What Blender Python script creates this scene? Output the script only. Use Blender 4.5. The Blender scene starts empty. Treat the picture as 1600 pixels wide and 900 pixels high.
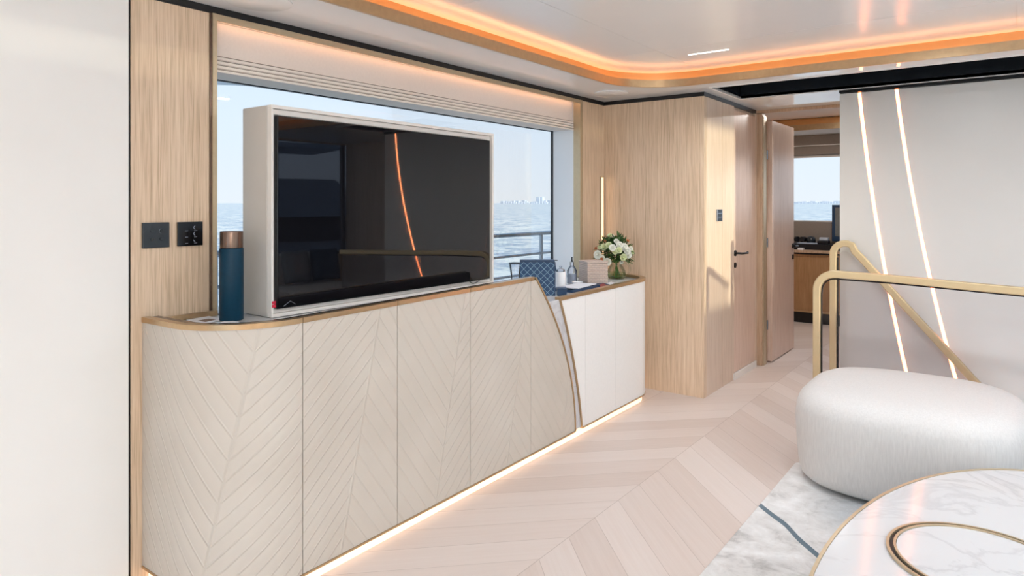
import bpy, bmesh, math, random
from mathutils import Vector, Matrix
random.seed(7)
C = bpy.context.scene
COL = C.collection
PI = math.pi
F = 1051.0; HY = 317.0; HC = 1.4

def ray(px, py):
    u = (px-800)/F
    return Vector((-.6+.8*u, .8+.6*u, (HY-py)/F))
def on_x(px, py, x):
    d = ray(px, py); s = x/d.x
    return Vector((x, d.y*s, HC+d.z*s))
def on_z(px, py, z):
    d = ray(px, py); s = (z-HC)/d.z
    return Vector((d.x*s, d.y*s, z))

# ---------------------------------------------------------------- materials
def srgb(r, g, b):
    def f(c):
        c /= 255
        return c/12.92 if c <= .04045 else ((c+.055)/1.055)**2.4
    return (f(r), f(g), f(b), 1)

class NT:
    def __init__(s, name):
        s.m = bpy.data.materials.new(name); s.m.use_nodes = True
        s.t = s.m.node_tree; s.b = s.t.nodes['Principled BSDF']; s.out = s.t.nodes['Material Output']
    def n(s, typ, **kw):
        nd = s.t.nodes.new(typ)
        for k, v in kw.items(): setattr(nd, k, v)
        return nd
    def l(s, a, b): s.t.links.new(a, b)
    def val(s, sock, v):
        if hasattr(v, 'is_linked'): s.l(v, sock)
        else: sock.default_value = v
    def math(s, op, a, b=None, c=None):
        nd = s.n('ShaderNodeMath', operation=op)
        s.val(nd.inputs[0], a)
        if b is not None: s.val(nd.inputs[1], b)
        if c is not None: s.val(nd.inputs[2], c)
        return nd.outputs[0]
    def pos(s):
        g = s.n('ShaderNodeNewGeometry'); x = s.n('ShaderNodeSeparateXYZ'); s.l(g.outputs['Position'], x.inputs[0])
        return x.outputs
    def vec(s, x, y, z):
        c = s.n('ShaderNodeCombineXYZ')
        s.val(c.inputs[0], x); s.val(c.inputs[1], y); s.val(c.inputs[2], z)
        return c.outputs[0]
    def noise(s, vec, scale=1, detail=3, rough=.55, dist=0):
        nd = s.n('ShaderNodeTexNoise'); s.l(vec, nd.inputs['Vector'])
        nd.inputs['Scale'].default_value = scale; nd.inputs['Detail'].default_value = detail
        nd.inputs['Roughness'].default_value = rough; nd.inputs['Distortion'].default_value = dist
        return nd.outputs[0]
    def ramp(s, fac, stops):
        r = s.n('ShaderNodeValToRGB'); s.l(fac, r.inputs[0]); e = r.color_ramp.elements
        while len(e) < len(stops): e.new(.5)
        for i, (p, c) in enumerate(stops): e[i].position = p; e[i].color = c
        return r.outputs[0]
    def mix(s, fac, a, b, mode='MIX'):
        m = s.n('ShaderNodeMix', data_type='RGBA', blend_type=mode)
        s.val(m.inputs[0], fac); s.val(m.inputs[6], a); s.val(m.inputs[7], b)
        return m.outputs[2]
    def bump(s, h, dist, strength=1):
        b = s.n('ShaderNodeBump'); b.inputs['Strength'].default_value = strength; b.inputs['Distance'].default_value = dist
        s.l(h, b.inputs['Height']); s.l(b.outputs[0], s.b.inputs['Normal'])
    def set(s, **kw):
        for k, v in kw.items(): s.val(s.b.inputs[k.replace('_', ' ')], v)
        return s.m

def plain(name, col, rough=.5, metal=0, var=.04, scale=25, **kw):
    t = NT(name)
    g = t.n('ShaderNodeTexCoord'); nz = t.noise(g.outputs['Object'], scale, 3)
    c = srgb(*col)
    lo = tuple(x*(1-var) for x in c[:3])+(1,); hi = tuple(min(1, x*(1+var)) for x in c[:3])+(1,)
    t.set(Base_Color=t.ramp(nz, [(.3, lo), (.7, hi)]), Roughness=rough, Metallic=metal)
    for k, v in kw.items(): t.b.inputs[k.replace('_', ' ')].default_value = v
    return t.m

def emit(name, col, strength):
    t = NT(name); c = srgb(*col)
    t.set(Base_Color=c, Emission_Color=c, Emission_Strength=strength, Roughness=.6)
    return t.m

def oak(name, dark, mid, light, sc=1.0, rough=.42):
    t = NT(name); p = t.pos()
    v1 = t.vec(t.math('MULTIPLY', p[0], 80*sc), t.math('MULTIPLY', p[1], 80*sc), t.math('MULTIPLY', p[2], 1.6))
    v2 = t.vec(t.math('MULTIPLY', p[0], 190*sc), t.math('MULTIPLY', p[1], 190*sc), t.math('MULTIPLY', p[2], 5))
    v3 = t.vec(t.math('MULTIPLY', p[0], 7), t.math('MULTIPLY', p[1], 7), t.math('MULTIPLY', p[2], .5))
    a = t.noise(v1, 1, 4, .6, .35); b = t.noise(v2, 1, 3, .6, .2); c = t.noise(v3, 1, 2)
    f = t.math('ADD', t.math('ADD', t.math('MULTIPLY', a, .40), t.math('MULTIPLY', b, .46)), t.math('MULTIPLY', c, .14))
    t.set(Base_Color=t.ramp(f, [(.34, srgb(*dark)), (.5, srgb(*mid)), (.66, srgb(*light))]), Roughness=rough)
    t.bump(b, .0006, .35)
    return t.m

M = {}
M['oak'] = oak('oak_veneer', (178, 150, 120), (218, 192, 163), (234, 212, 188))
M['oak_fine'] = oak('fine_oak_veneer', (198, 174, 154), (216, 194, 174), (226, 206, 188), .6, .35)
M['door_wood'] = oak('door_veneer', (206, 176, 156), (222, 194, 176), (230, 206, 190), .3, .3)
M['frame_wood'] = oak('frame_veneer', (160, 130, 104), (190, 162, 136), (204, 180, 154), .6, .4)
M['helm_wood'] = oak('honey_veneer', (150, 112, 74), (170, 130, 90), (182, 144, 104), .3, .35)
M['ceiling'] = plain('gloss_white_ceiling', (244, 244, 244), .06, 0, .01, 3)
M['ceiling_mat'] = plain('satin_white_ceiling', (246, 245, 243), .2, 0, .01, 3)
M['white'] = plain('white_lacquer', (236, 234, 230), .3, 0, .01, 4)
M['white_door'] = plain('white_leather', (240, 239, 236), .42, 0, .015, 60)
M['blind'] = plain('cream_blind_fabric', (232, 224, 216), .8, 0, .02, 80)
M['grey_metal'] = plain('painted_grey_housing', (205, 201, 194), .38, 0, .02, 8)
M['grey_trim'] = plain('champagne_grey_trim', (236, 232, 226), .35, 0, .02, 8)
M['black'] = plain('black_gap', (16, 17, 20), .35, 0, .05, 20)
M['black_plate'] = plain('black_switch_glass', (30, 36, 42), .3, 0, .05, 20)
M['black_plate2'] = plain('black_gloss_plate', (12, 14, 18), .15, 0, .05, 20)
M['dark_hatch'] = plain('dark_smoked_panel', (34, 38, 43), .18, 0, .15, 4)
M['brass'] = plain('brushed_brass', (196, 166, 128), .3, .8, .05, 40)
M['brass_pale'] = plain('champagne_brass', (200, 182, 152), .34, .6, .04, 40)
M['bronze'] = plain('dark_bronze', (112, 92, 80), .25, .9, .1, 30)
M['cove'] = plain('cove_brass', (200, 156, 106), .35, .55, .03, 10)
M['rail'] = plain('champagne_rail', (206, 184, 146), .42, .35, .03, 20)
M['navy'] = plain('navy_leather', (24, 58, 92), .4, 0, .08, 60)
M['teal'] = plain('petrol_blue_leather', (4, 48, 68), .42, 0, .06, 60, Specular_IOR_Level=.2)
M['paper'] = plain('white_paper', (235, 236, 240), .6, 0, .02, 30)
M['brown_print'] = plain('brown_printed_photo', (130, 105, 90), .5, 0, .25, 60)
M['red'] = plain('red_sticker', (196, 30, 60), .45)
M['wine_red'] = plain('wine_red_card', (150, 48, 50), .5)
M['ceramic'] = plain('white_ceramic', (240, 240, 240), .2, 0, .01)
M['steel'] = plain('polished_rail_steel', (150, 160, 172), .2, .9, .04)
M['ext_white'] = plain('exterior_white_gelcoat', (205, 217, 230), .4, 0, .01, 3)
M['jamb'] = plain('pale_blue_grey_jamb', (238, 241, 244), .45, 0, .01, 3)
M['led'] = emit('warm_led_strip', (255, 214, 168), 1.15)
M['led_cove'] = emit('amber_led_strip', (255, 184, 120), 6.2)
M['led_blind'] = emit('blind_led_strip', (255, 190, 140), 5.0)
M['kick_glow'] = emit('peach_plinth_glow', (255, 222, 190), 1.0)  # plinth face itself glows, in place of being lit by a strip
M['led_strong'] = emit('bright_led_slat', (255, 216, 180), 4.0)
M['led_part'] = emit('peach_led_slat', (255, 218, 184), 1.1)
M['led_cool'] = emit('white_downlight', (255, 248, 240), 4.0)
M['valance'] = plain('taupe_valance', (150, 140, 131), .8, 0, .04, 60)
M['rubber'] = plain('black_gasket', (22, 18, 24), .5)
M['leaf'] = plain('green_leaf', (66, 100, 48), .5, 0, .6, 40)
M['stem'] = plain('green_stem', (96, 140, 60), .5, 0, .2, 60)
M['petal'] = plain('white_petal', (240, 240, 228), .6, 0, .04, 80)
M['petal_green'] = plain('lime_white_petal', (222, 228, 182), .6, 0, .12, 80)
M['orange'] = plain('orange_petal', (214, 140, 92), .6, 0, .2, 80)
M['helm_black'] = plain('black_console_vinyl', (14, 16, 24), .35, 0, .1)
M['screen_back'] = plain('grey_monitor_face', (110, 116, 118), .3, 0, .1)
M['grey_white'] = plain('light_grey_plastic', (190, 200, 214), .4, 0, .05)

def glass_mat(name, tint=(1, 1, 1), fac=.06, rough=.0, edge=None):
    t = NT(name); t.t.nodes.remove(t.b)
    tr = t.n('ShaderNodeBsdfTransparent'); tr.inputs[0].default_value = (*tint, 1)
    gl = t.n('ShaderNodeBsdfGlossy'); gl.inputs['Roughness'].default_value = rough
    fr = t.n('ShaderNodeFresnel'); fr.inputs[0].default_value = 1.45
    mx = t.n('ShaderNodeMixShader')
    t.l(t.math('MULTIPLY', fr.outputs[0], fac/.04), mx.inputs[0])
    t.l(tr.outputs[0], mx.inputs[1]); t.l(gl.outputs[0], mx.inputs[2]); t.l(mx.outputs[0], t.out.inputs[0])
    return t.m
M['glass'] = glass_mat('clear_window_glass', (.98, .99, 1), .008)
M['tint_glass'] = glass_mat('tinted_window_glass', (.5, .53, .58), .02)
M['rail_glass'] = glass_mat('clear_railing_glass', (.97, .965, .97), .015)
def clear_glass(name, col, rough=0):
    t = NT(name); t.set(Base_Color=(*col, 1), Roughness=rough, Transmission_Weight=.97, IOR=1.3)
    return t.m
M['vase_glass'] = glass_mat('vase_glass', (.97, .98, .96), .025)
M['water'] = glass_mat('vase_water', (.86, .90, .72), .02)
M['tumbler'] = glass_mat('tumbler_glass', (.96, .97, 1), .09)

def screen_mat():
    t = NT('glossy_black_screen')
    t.set(Base_Color=(.006, .006, .008, 1), Roughness=.02, IOR=1.5)
    return t.m
M['screen'] = screen_mat()

def leather():
    t = NT('chevron_stitched_leather')
    uv = t.n('ShaderNodeUVMap'); s = t.n('ShaderNodeSeparateXYZ'); t.l(uv.outputs[0], s.inputs[0])
    u, z = s.outputs[0], s.outputs[1]
    c = t.math('SUBTRACT', u, t.math('MULTIPLY', t.math('SUBTRACT', z, .45), .22))
    q = t.math('ADD', t.math('SUBTRACT', c, 1.225), 10*.53)          # V spine where q is an even multiple
    tri = t.math('PINGPONG', q, .53)
    vv = t.math('SUBTRACT', z, t.math('MULTIPLY', tri, 1.08))
    fr = t.math('FRACT', t.math('DIVIDE', t.math('ADD', vv, 5.0), .074))
    d = t.math('ABSOLUTE', t.math('SUBTRACT', fr, .5))               # 0 on a seam
    ridge = t.math('SUBTRACT', 1, t.math('SMOOTH_MIN', t.math('DIVIDE', d, .09), 1, .3))
    soft = t.math('MULTIPLY', t.math('POWER', t.math('MULTIPLY', d, 2), .5), .55)
    e = t.math('MINIMUM', tri, t.math('SUBTRACT', .53, tri))
    sp = t.math('SUBTRACT', 1, t.math('SMOOTH_MIN', t.math('DIVIDE', e, .008), 1, .3))
    h = t.math('ADD', t.math('MAXIMUM', ridge, sp), soft)
    pv = t.n('ShaderNodeTexCoord'); nz = t.noise(pv.outputs['Object'], 260, 2); lo = t.noise(pv.outputs['Object'], 3, 2)
    h2 = t.math('ADD', h, t.math('MULTIPLY', nz, .05))
    col = t.ramp(lo, [(.3, srgb(198, 189, 177)), (.7, srgb(205, 197, 186))])
    line = t.math('MULTIPLY', t.math('MAXIMUM', ridge, sp), .03)
    t.set(Base_Color=t.mix(line, col, srgb(180, 166, 150)), Roughness=.5)
    t.bump(h2, .0036, .7)
    return t.m
M['leather'] = leather()

def marble(name, base=(214, 214, 216), vein=(170, 168, 172), rough=.12, sc=3.0, thr=.035):
    t = NT(name); g = t.pos(); v = t.vec(g[0], g[1], g[2])
    a = t.noise(v, sc, 6, .55, 1.2); w = t.noise(v, sc*.7, 3)
    d = t.math('ABSOLUTE', t.math('SUBTRACT', a, .5))
    f = t.math('MULTIPLY', t.math('SUBTRACT', 1, t.math('MINIMUM', t.math('DIVIDE', d, thr), 1)), t.math('MULTIPLY', w, .7))
    t.set(Base_Color=t.mix(f, srgb(*base), srgb(*vein)), Roughness=rough)
    return t.m
M['marble'] = marble('white_marble', (208, 208, 210))
M['marble_counter'] = marble('bright_marble', (240, 240, 240), (214, 214, 218))
M['marble_grey'] = marble('pale_grey_marble', (196, 196, 197), (170, 172, 176), .1)

def floor_mat():
    t = NT('chevron_plank_floor'); p = t.pos(); W = .6; PITCH = .2186
    px = t.math('ADD', p[0], 1.5+W*20)
    tri = t.math('PINGPONG', px, W)
    col = t.math('FLOOR', t.math('DIVIDE', px, W))
    v = t.math('DIVIDE', t.math('ADD', t.math('SUBTRACT', p[1], 2.177), t.math('ADD', tri, PITCH*80)), PITCH)
    idv = t.math('FLOOR', v); fr = t.math('FRACT', v)
    wn = t.n('ShaderNodeTexWhiteNoise', noise_dimensions='2D'); t.l(t.vec(idv, col, 0), wn.inputs['Vector'])
    gv = t.vec(t.math('ADD', t.math('MULTIPLY', tri, 2.2), t.math('MULTIPLY', idv, 7.31)), t.math('MULTIPLY', v, 7.0), t.math('MULTIPLY', col, 3.1))
    g1 = t.noise(gv, 1, 4, .6, .8)
    gv2 = t.vec(t.math('MULTIPLY', tri, 9.0), t.math('MULTIPLY', v, 60.0), col)
    g2 = t.noise(gv2, 1, 3, .6, .3)
    f = t.math('ADD', t.math('ADD', t.math('MULTIPLY', wn.outputs[0], .42), t.math('MULTIPLY', g1, .42)), t.math('MULTIPLY', g2, .16))
    base = t.ramp(f, [(.15, srgb(204, 188, 179)), (.5, srgb(217, 204, 197)), (.85, srgb(227, 217, 212))])
    e1 = t.math('MINIMUM', fr, t.math('SUBTRACT', 1, fr))
    s1 = t.math('LESS_THAN', e1, .008)
    e2 = t.math('MINIMUM', tri, t.math('SUBTRACT', W, tri)); s2 = t.math('LESS_THAN', e2, .0016)
    s = t.math('MAXIMUM', s1, s2)
    t.set(Base_Color=t.mix(t.math('MULTIPLY', s, .38), base, srgb(120, 98, 84)), Roughness=t.math('ADD', .33, t.math('MULTIPLY', g1, .12)))
    t.bump(t.math('SUBTRACT', t.math('MULTIPLY', g2, .15), s), .0006, .3)
    return t.m
M['floor'] = floor_mat()

def rug_mat():
    t = NT('mottled_silk_rug'); p = t.pos(); v = t.vec(p[0], p[1], 0)
    a = t.noise(v, 3.2, 4, .6, .8); b = t.noise(v, 55, 3, .7); c = t.noise(v, 12, 4, .7, .6)
    f = t.math('ADD', t.math('MULTIPLY', a, .6), t.math('MULTIPLY', c, .4))
    base = t.ramp(f, [(.34, srgb(168, 166, 164)), (.46, srgb(214, 212, 210)), (.62, srgb(238, 238, 238))])
    # inlaid dark teal line wandering across the rug, and a teal field beyond it with the pouf's shade mixed in
    wob = t.math('MULTIPLY', t.math('SUBTRACT', t.noise(t.vec(t.math('MULTIPLY', p[0], 3), 0, 0), 1, 2), .5), .10)
    ly = t.math('ADD', t.math('ADD', t.math('MULTIPLY', p[0], -1.0), 2.21), wob)
    d = t.math('SUBTRACT', p[1], ly)
    line = t.math('LESS_THAN', t.math('ABSOLUTE', d), .019)
    c1 = t.mix(line, base, srgb(86, 108, 122))
    fx = t.math('MULTIPLY', t.math('ADD', p[0], .86), 2.2)
    fld = t.math('MINIMUM', t.math('MAXIMUM', t.math('MULTIPLY', t.math('SUBTRACT', t.math('ADD', d, t.math('MULTIPLY', a, .25)), .30), 4.0), 0), 1)
    fld = t.math('MULTIPLY', fld, t.math('MINIMUM', t.math('MAXIMUM', fx, .0), 1))
    c2 = t.mix(t.math('MULTIPLY', fld, .8), c1, srgb(70, 96, 112))
    t.set(Base_Color=c2, Roughness=.85)
    t.b.inputs['Sheen Weight'].default_value = .3
    t.bump(b, .004, .5)
    return t.m
M['rug'] = rug_mat()

def boucle():
    t = NT('white_ribbed_upholstery'); p = t.pos()
    v = t.vec(t.math('MULTIPLY', p[0], 160), t.math('MULTIPLY', p[1], 160), t.math('MULTIPLY', p[2], 14))
    a = t.noise(v, 1, 3, .6); b = t.noise(t.vec(p[0], p[1], p[2]), 240, 2)
    t.set(Base_Color=t.ramp(a, [(.3, srgb(212, 210, 208)), (.65, srgb(222, 220, 218))]), Roughness=.9)
    t.bump(t.math('ADD', a, t.math('MULTIPLY', b, .4)), .0015, .4)
    return t.m
M['boucle'] = boucle()

def quilt():
    t = NT('navy_diamond_quilting')
    uv = t.n('ShaderNodeUVMap'); s = t.n('ShaderNodeSeparateXYZ'); t.l(uv.outputs[0], s.inputs[0])
    u, v = s.outputs[0], s.outputs[1]
    a = t.math('FRACT', t.math('DIVIDE', t.math('ADD', t.math('ADD', u, v), 5), .04))
    b = t.math('FRACT', t.math('DIVIDE', t.math('ADD', t.math('SUBTRACT', u, v), 5), .04))
    da = t.math('MINIMUM', a, t.math('SUBTRACT', 1, a)); db = t.math('MINIMUM', b, t.math('SUBTRACT', 1, b))
    m = t.math('LESS_THAN', t.math('MINIMUM', da, db), .032)
    t.set(Base_Color=t.mix(m, srgb(26, 66, 102), srgb(150, 186, 206)), Roughness=.45)
    t.bump(t.math('MINIMUM', da, db), .004, .5)
    return t.m
M['quilt'] = quilt()

def woven():
    t = NT('woven_whitewashed_rattan'); g = t.n('ShaderNodeTexCoord')
    br = t.n('ShaderNodeTexBrick'); br.inputs['Scale'].default_value = 1
    s = t.n('ShaderNodeSeparateXYZ'); t.l(g.outputs['Object'], s.inputs[0])
    t.l(t.vec(t.math('ADD', s.outputs[0], s.outputs[1]), s.outputs[2], 0), br.inputs['Vector'])
    br.inputs['Brick Width'].default_value = .035; br.inputs['Row Height'].default_value = .0125
    br.inputs['Mortar Size'].default_value = .0012
    br.inputs['Color1'].default_value = srgb(226, 202, 184); br.inputs['Color2'].default_value = srgb(214, 190, 174)
    br.inputs['Mortar'].default_value = srgb(176, 150, 132)
    nz = t.noise(g.outputs['Object'], 120, 3)
    t.set(Base_Color=t.mix(t.math('MULTIPLY', nz, .5), br.outputs[0], srgb(206, 196, 188)), Roughness=.7)
    t.bump(t.math('ADD', t.math('MULTIPLY', br.outputs[1], -1), nz), .002, .8)
    return t.m
M['woven'] = woven()

def sea_mat():
    t = NT('rippled_sea_water'); p = t.pos()
    v = t.vec(t.math('MULTIPLY', p[0], .9), t.math('MULTIPLY', p[1], .9), 0)
    a = t.noise(v, .35, 4, .6, .5); b = t.noise(v, 2.0, 4, .6, .4)
    h = t.math('ADD', a, t.math('MULTIPLY', b, .35))
    col = t.ramp(t.math('ADD', t.math('MULTIPLY', a, .6), t.math('MULTIPLY', b, .4)), [(.42, srgb(156, 158, 164)), (.56, srgb(240, 224, 204))])  # light and dark of the ripples mixed into the base colour
    t.set(Base_Color=col, Roughness=.4, IOR=1.2)
    t.bump(h, .5, .8)
    return t.m
M['sea'] = sea_mat()

def sheer():
    t = NT('sheer_diffuser'); t.t.nodes.remove(t.b)
    a = t.n('ShaderNodeBsdfTranslucent'); a.inputs[0].default_value = (.92, .92, .92, 1)
    b = t.n('ShaderNodeBsdfDiffuse'); b.inputs[0].default_value = (.85, .85, .85, 1)
    mx = t.n('ShaderNodeMixShader'); mx.inputs[0].default_value = .35
    t.l(a.outputs[0], mx.inputs[1]); t.l(b.outputs[0], mx.inputs[2]); t.l(mx.outputs[0], t.out.inputs[0])
    return t.m
M['sheer'] = sheer()

# ---------------------------------------------------------------- mesh helpers
ORIG = {}
def finish(o, smooth):
    if smooth:
        for p in o.data.polygons: p.use_smooth = True
        if smooth != 'all':
            md = o.modifiers.new('edges', 'EDGE_SPLIT'); md.split_angle = math.radians(smooth if smooth is not True else 35)

def mk(name, bm, mat, parent=None, smooth=None, bevel=0, label=None, keep=False):
    bmesh.ops.recalc_face_normals(bm, faces=bm.faces)
    if parent is None:
        xs = [v.co.x for v in bm.verts]; ys = [v.co.y for v in bm.verts]; zs = [v.co.z for v in bm.verts]
        L = Vector(((min(xs)+max(xs))/2, (min(ys)+max(ys))/2, min(zs)))
    else: L = ORIG[parent.name]
    bmesh.ops.translate(bm, verts=bm.verts, vec=-L)
    me = bpy.data.meshes.new(name); bm.to_mesh(me); bm.free()
    o = bpy.data.objects.new(name, me); COL.objects.link(o)
    me.materials.append(mat if not isinstance(mat, str) else M[mat])
    if parent is None: o.location = L
    else: o.parent = parent
    ORIG[o.name] = L
    if bevel:
        b = o.modifiers.new('bevel', 'BEVEL'); b.width = bevel; b.segments = 2; b.limit_method = 'ANGLE'
    finish(o, smooth)
    if label: o['label'] = label
    return o

def thing(name, loc, label, cat, group=None):
    o = bpy.data.objects.new(name, None); COL.objects.link(o); o.location = loc
    o.empty_display_size = .05
    ORIG[o.name] = Vector(loc); o['label'] = label; o['category'] = cat
    if group: o['group'] = group
    return o
def tag(o, label, cat, group=None, kind=None):
    o['label'] = label; o['category'] = cat
    if group: o['group'] = group
    if kind: o['kind'] = kind
    return o
def struct(name, bm, mat, parent=None, **kw):
    o = mk(name, bm, mat, parent, **kw)
    if parent is None: o['kind'] = 'structure'
    return o
def B(): return bmesh.new()
def box(bm, x0, x1, y0, y1, z0, z1, mtx=None):
    vs = [bm.verts.new((x, y, z)) for x in (x0, x1) for y in (y0, y1) for z in (z0, z1)]
    for f in ((0,1,3,2), (4,6,7,5), (0,4,5,1), (2,3,7,6), (0,2,6,4), (1,5,7,3)): bm.faces.new([vs[i] for i in f])
    if mtx is not None: bmesh.ops.transform(bm, matrix=mtx, verts=vs)
    return bm
def bx(*a, mtx=None): return box(B(), *a, mtx=mtx)
def prism(bm, pts, z0, z1):
    lo = [bm.verts.new((x, y, z0)) for x, y in pts]; hi = [bm.verts.new((x, y, z1)) for x, y in pts]
    n = len(pts)
    bm.faces.new(lo[::-1]); bm.faces.new(hi)
    for i in range(n): bm.faces.new((lo[i], lo[(i+1) % n], hi[(i+1) % n], hi[i]))
    return bm
def extr_y(bm, prof, y0, y1):            # profile (x, z) extruded along y
    a = [bm.verts.new((x, y0, z)) for x, z in prof]; b = [bm.verts.new((x, y1, z)) for x, z in prof]
    n = len(prof); bm.faces.new(a); bm.faces.new(b[::-1])
    for i in range(n): bm.faces.new((a[i], b[i], b[(i+1) % n], a[(i+1) % n]))
    return bm
def loft(bm, rings, close=False, caps=True):
    R = [[bm.verts.new(p) for p in r] for r in rings]; n = len(R[0])
    m = len(R) if close else len(R)-1
    for k in range(m):
        a, b = R[k], R[(k+1) % len(R)]
        for i in range(n): bm.faces.new((a[i], a[(i+1) % n], b[(i+1) % n], b[i]))
    if caps and not close: bm.faces.new(R[0][::-1]); bm.faces.new(R[-1])
    return bm
def tube(bm, pts, r, n=10, close=False, ry=None):
    pts = [Vector(p) for p in pts]; rings = []; up = None
    for i, p in enumerate(pts):
        if close: d = pts[(i+1) % len(pts)]-pts[i-1]
        else: d = pts[min(i+1, len(pts)-1)]-pts[max(i-1, 0)]
        d.normalize()
        if up is None:
            up = Vector((0, 0, 1)) if abs(d.z) < .9 else Vector((1, 0, 0))
        a = d.cross(up)
        if a.length < 1e-4: a = d.cross(Vector((0, 1, 0)))
        a.normalize(); b = a.cross(d); b.normalize(); up = b
        rr = r(i/(len(pts)-1)) if callable(r) else r
        r2 = rr if ry is None else ry
        rings.append([p+a*rr*math.cos(2*PI*k/n)+b*r2*math.sin(2*PI*k/n) for k in range(n)])
    return loft(bm, rings, close)
def rect_sweep(bm, pts, w, h, nrm, close=False):  # rectangular section; nrm: constant side direction
    pts = [Vector(p) for p in pts]; nrm = Vector(nrm).normalized(); rings = []
    for i, p in enumerate(pts):
        d = (pts[(i+1) % len(pts)]-pts[i-1]) if close else (pts[min(i+1, len(pts)-1)]-pts[max(i-1, 0)])
        d.normalize(); s = d.cross(nrm).normalized()
        rings.append([p+s*h/2*a+nrm*w/2*b for a, b in ((1, 1), (1, -1), (-1, -1), (-1, 1))])
    return loft(bm, rings, close)
def lathe(bm, prof, c, n=32, sx=1, sy=1):
    rings = [[Vector((c[0]+max(r, 1e-4)*sx*math.cos(2*PI*k/n), c[1]+max(r, 1e-4)*sy*math.sin(2*PI*k/n), c[2]+z)) for k in range(n)] for r, z in prof]
    return loft(bm, rings)
def roty(z, c): return Matrix.Translation(Vector(c)) @ Matrix.Rotation(z, 4, 'Z')

# ---------------------------------------------------------------- camera
cam = bpy.data.cameras.new('camera'); co = bpy.data.objects.new('camera', cam); COL.objects.link(co)
co.location = (0, 0, HC); co.rotation_euler = (PI/2, 0, math.atan2(.6, .8))
cam.sensor_width = 36; cam.lens = 36*F/1600; cam.shift_y = -(450-HY)/1600; cam.clip_start = .02; cam.clip_end = 9000
C.camera = co

# ---------------------------------------------------------------- room shell
ZC = 2.195
XL = -2.6
YF = 4.675           # face of the wooden bulkhead
XS = -1.79           # its side along the passage
XR = 2.6
YB = -3.2

# floor with a stairwell opening on the right of the passage
def holed(bm, outer, holes, z):
    edges = []
    for loop in [outer]+holes:
        vs = [bm.verts.new((x, y, z)) for x, y in loop]
        for i in range(len(vs)): edges.append(bm.edges.new((vs[i], vs[(i+1) % len(vs)])))
    bmesh.ops.triangle_fill(bm, use_beauty=True, use_dissolve=False, edges=edges)
    return bm
def thicken(bm, dz):
    r = bmesh.ops.extrude_face_region(bm, geom=bm.faces[:])
    bmesh.ops.translate(bm, verts=[g for g in r['geom'] if isinstance(g, bmesh.types.BMVert)], vec=(0, 0, dz))
    return bm
st = [(-.88, 4.66), (.9, 4.66), (.9, 5.14), (-.88, 5.14)]
fl = holed(B(), [(-3.0, YB), (3.0, YB), (3.0, 9.4), (-3.0, 9.4)], [st], 0)
struct('floor', thicken(fl, -.12), 'floor')

# ceiling: soffit with the cove recess and the dark rectangular hatch
def rrect(x0, x1, y0, y1, r, n=14):
    pts = []
    for cx, cy, a0 in ((x1-r, y1-r, 0), (x0+r, y1-r, PI/2), (x0+r, y0+r, PI), (x1-r, y0+r, 1.5*PI)):
        for k in range(n+1): pts.append((cx+r*math.cos(a0+PI/2*k/n), cy+r*math.sin(a0+PI/2*k/n)))
    return pts
RX0, RX1, RY0, RY1, RR = -2.13, 2.13, -2.6, 4.27, .42
HXA, HXB, HYA, HYB = -1.68, 1.0, 4.53, 5.15
cl = holed(B(), [(-2.62, YB), (2.62, YB), (2.62, 5.96), (-2.62, 5.96)],
           [rrect(RX0-.045, RX1+.045, RY0-.045, RY1+.045, RR+.045), [(HXA, HYA), (HXB, HYA), (HXB, HYB), (HXA, HYB)]], ZC)
struct('ceiling', thicken(cl, .02), 'ceiling')
ring = lambda off, z: [(x, y, z) for x, y in rrect(RX0-off, RX1+off, RY0-off, RY1+off, RR+off)]
def wallring(bm, o0, o1, z0, z1):
    a, b, c_, d = [[bm.verts.new(p) for p in ring(o, z)] for o, z in ((o0, z0), (o0, z1), (o1, z1), (o1, z0))]
    n = len(a)
    for i in range(n):
        j = (i+1) % n
        for p, q in ((a, b), (b, c_), (c_, d), (d, a)): bm.faces.new((p[i], p[j], q[j], q[i]))
    return bm
ZI = 2.285
struct('trim_1', wallring(B(), 0, .014, 2.178, 2.228), 'brass', smooth=30)                 # brass lip
cv = wallring(B(), .06, .07, 2.2, ZI); wallring(cv, .014, .06, 2.212, 2.220)
struct('trim_2', cv, 'cove', smooth=30)
struct('trim_3', wallring(B(), .03, .05, 2.2205, 2.227), 'led_cove', smooth=30)           # led strip on its ledge
# inner ceiling panels, with joints
iy = [RY0-.07, -1.0, .65, 2.265, 3.64, RY1+.07]
inner = B()
box(inner, RX0-.08, RX1+.08, RY0-.08, RY1+.08, ZI+.004, ZI+.02)
xs_ = [RX0-.07, -1.67, 0.0, 1.67, RX1+.07]
for i in range(len(iy)-1):
    for j in range(len(xs_)-1):
        box(inner, xs_[j]+.0012, xs_[j+1]-.0012, iy[i]+.0012, iy[i+1]-.0012, ZI-.002, ZI+.006)
struct('ceiling', inner, 'ceiling_mat')
# hatch recess
hb = B()
for a in ((HXA-.02, HXA, HYA-.02, HYB+.02), (HXB, HXB+.02, HYA-.02, HYB+.02), (HXA, HXB, HYA-.02, HYA), (HXA, HXB, HYB, HYB+.02)):
    box(hb, *a, ZC+.004, 2.75)
box(hb, HXA-.02, HXB+.02, HYA-.02, HYB+.02, 2.75, 2.77)
struct('ceiling_hatch', hb, 'dark_hatch')
hf = B(); w = .014
for a in ((HXA-w, HXA, HYA-w, HYB+w), (HXB, HXB+w, HYA-w, HYB+w), (HXA, HXB, HYA-w, HYA), (HXA, HXB, HYB, HYB+w)):
    box(hf, *a, ZC-.006, ZC+.012)
struct('trim_4', hf, 'white')
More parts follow.
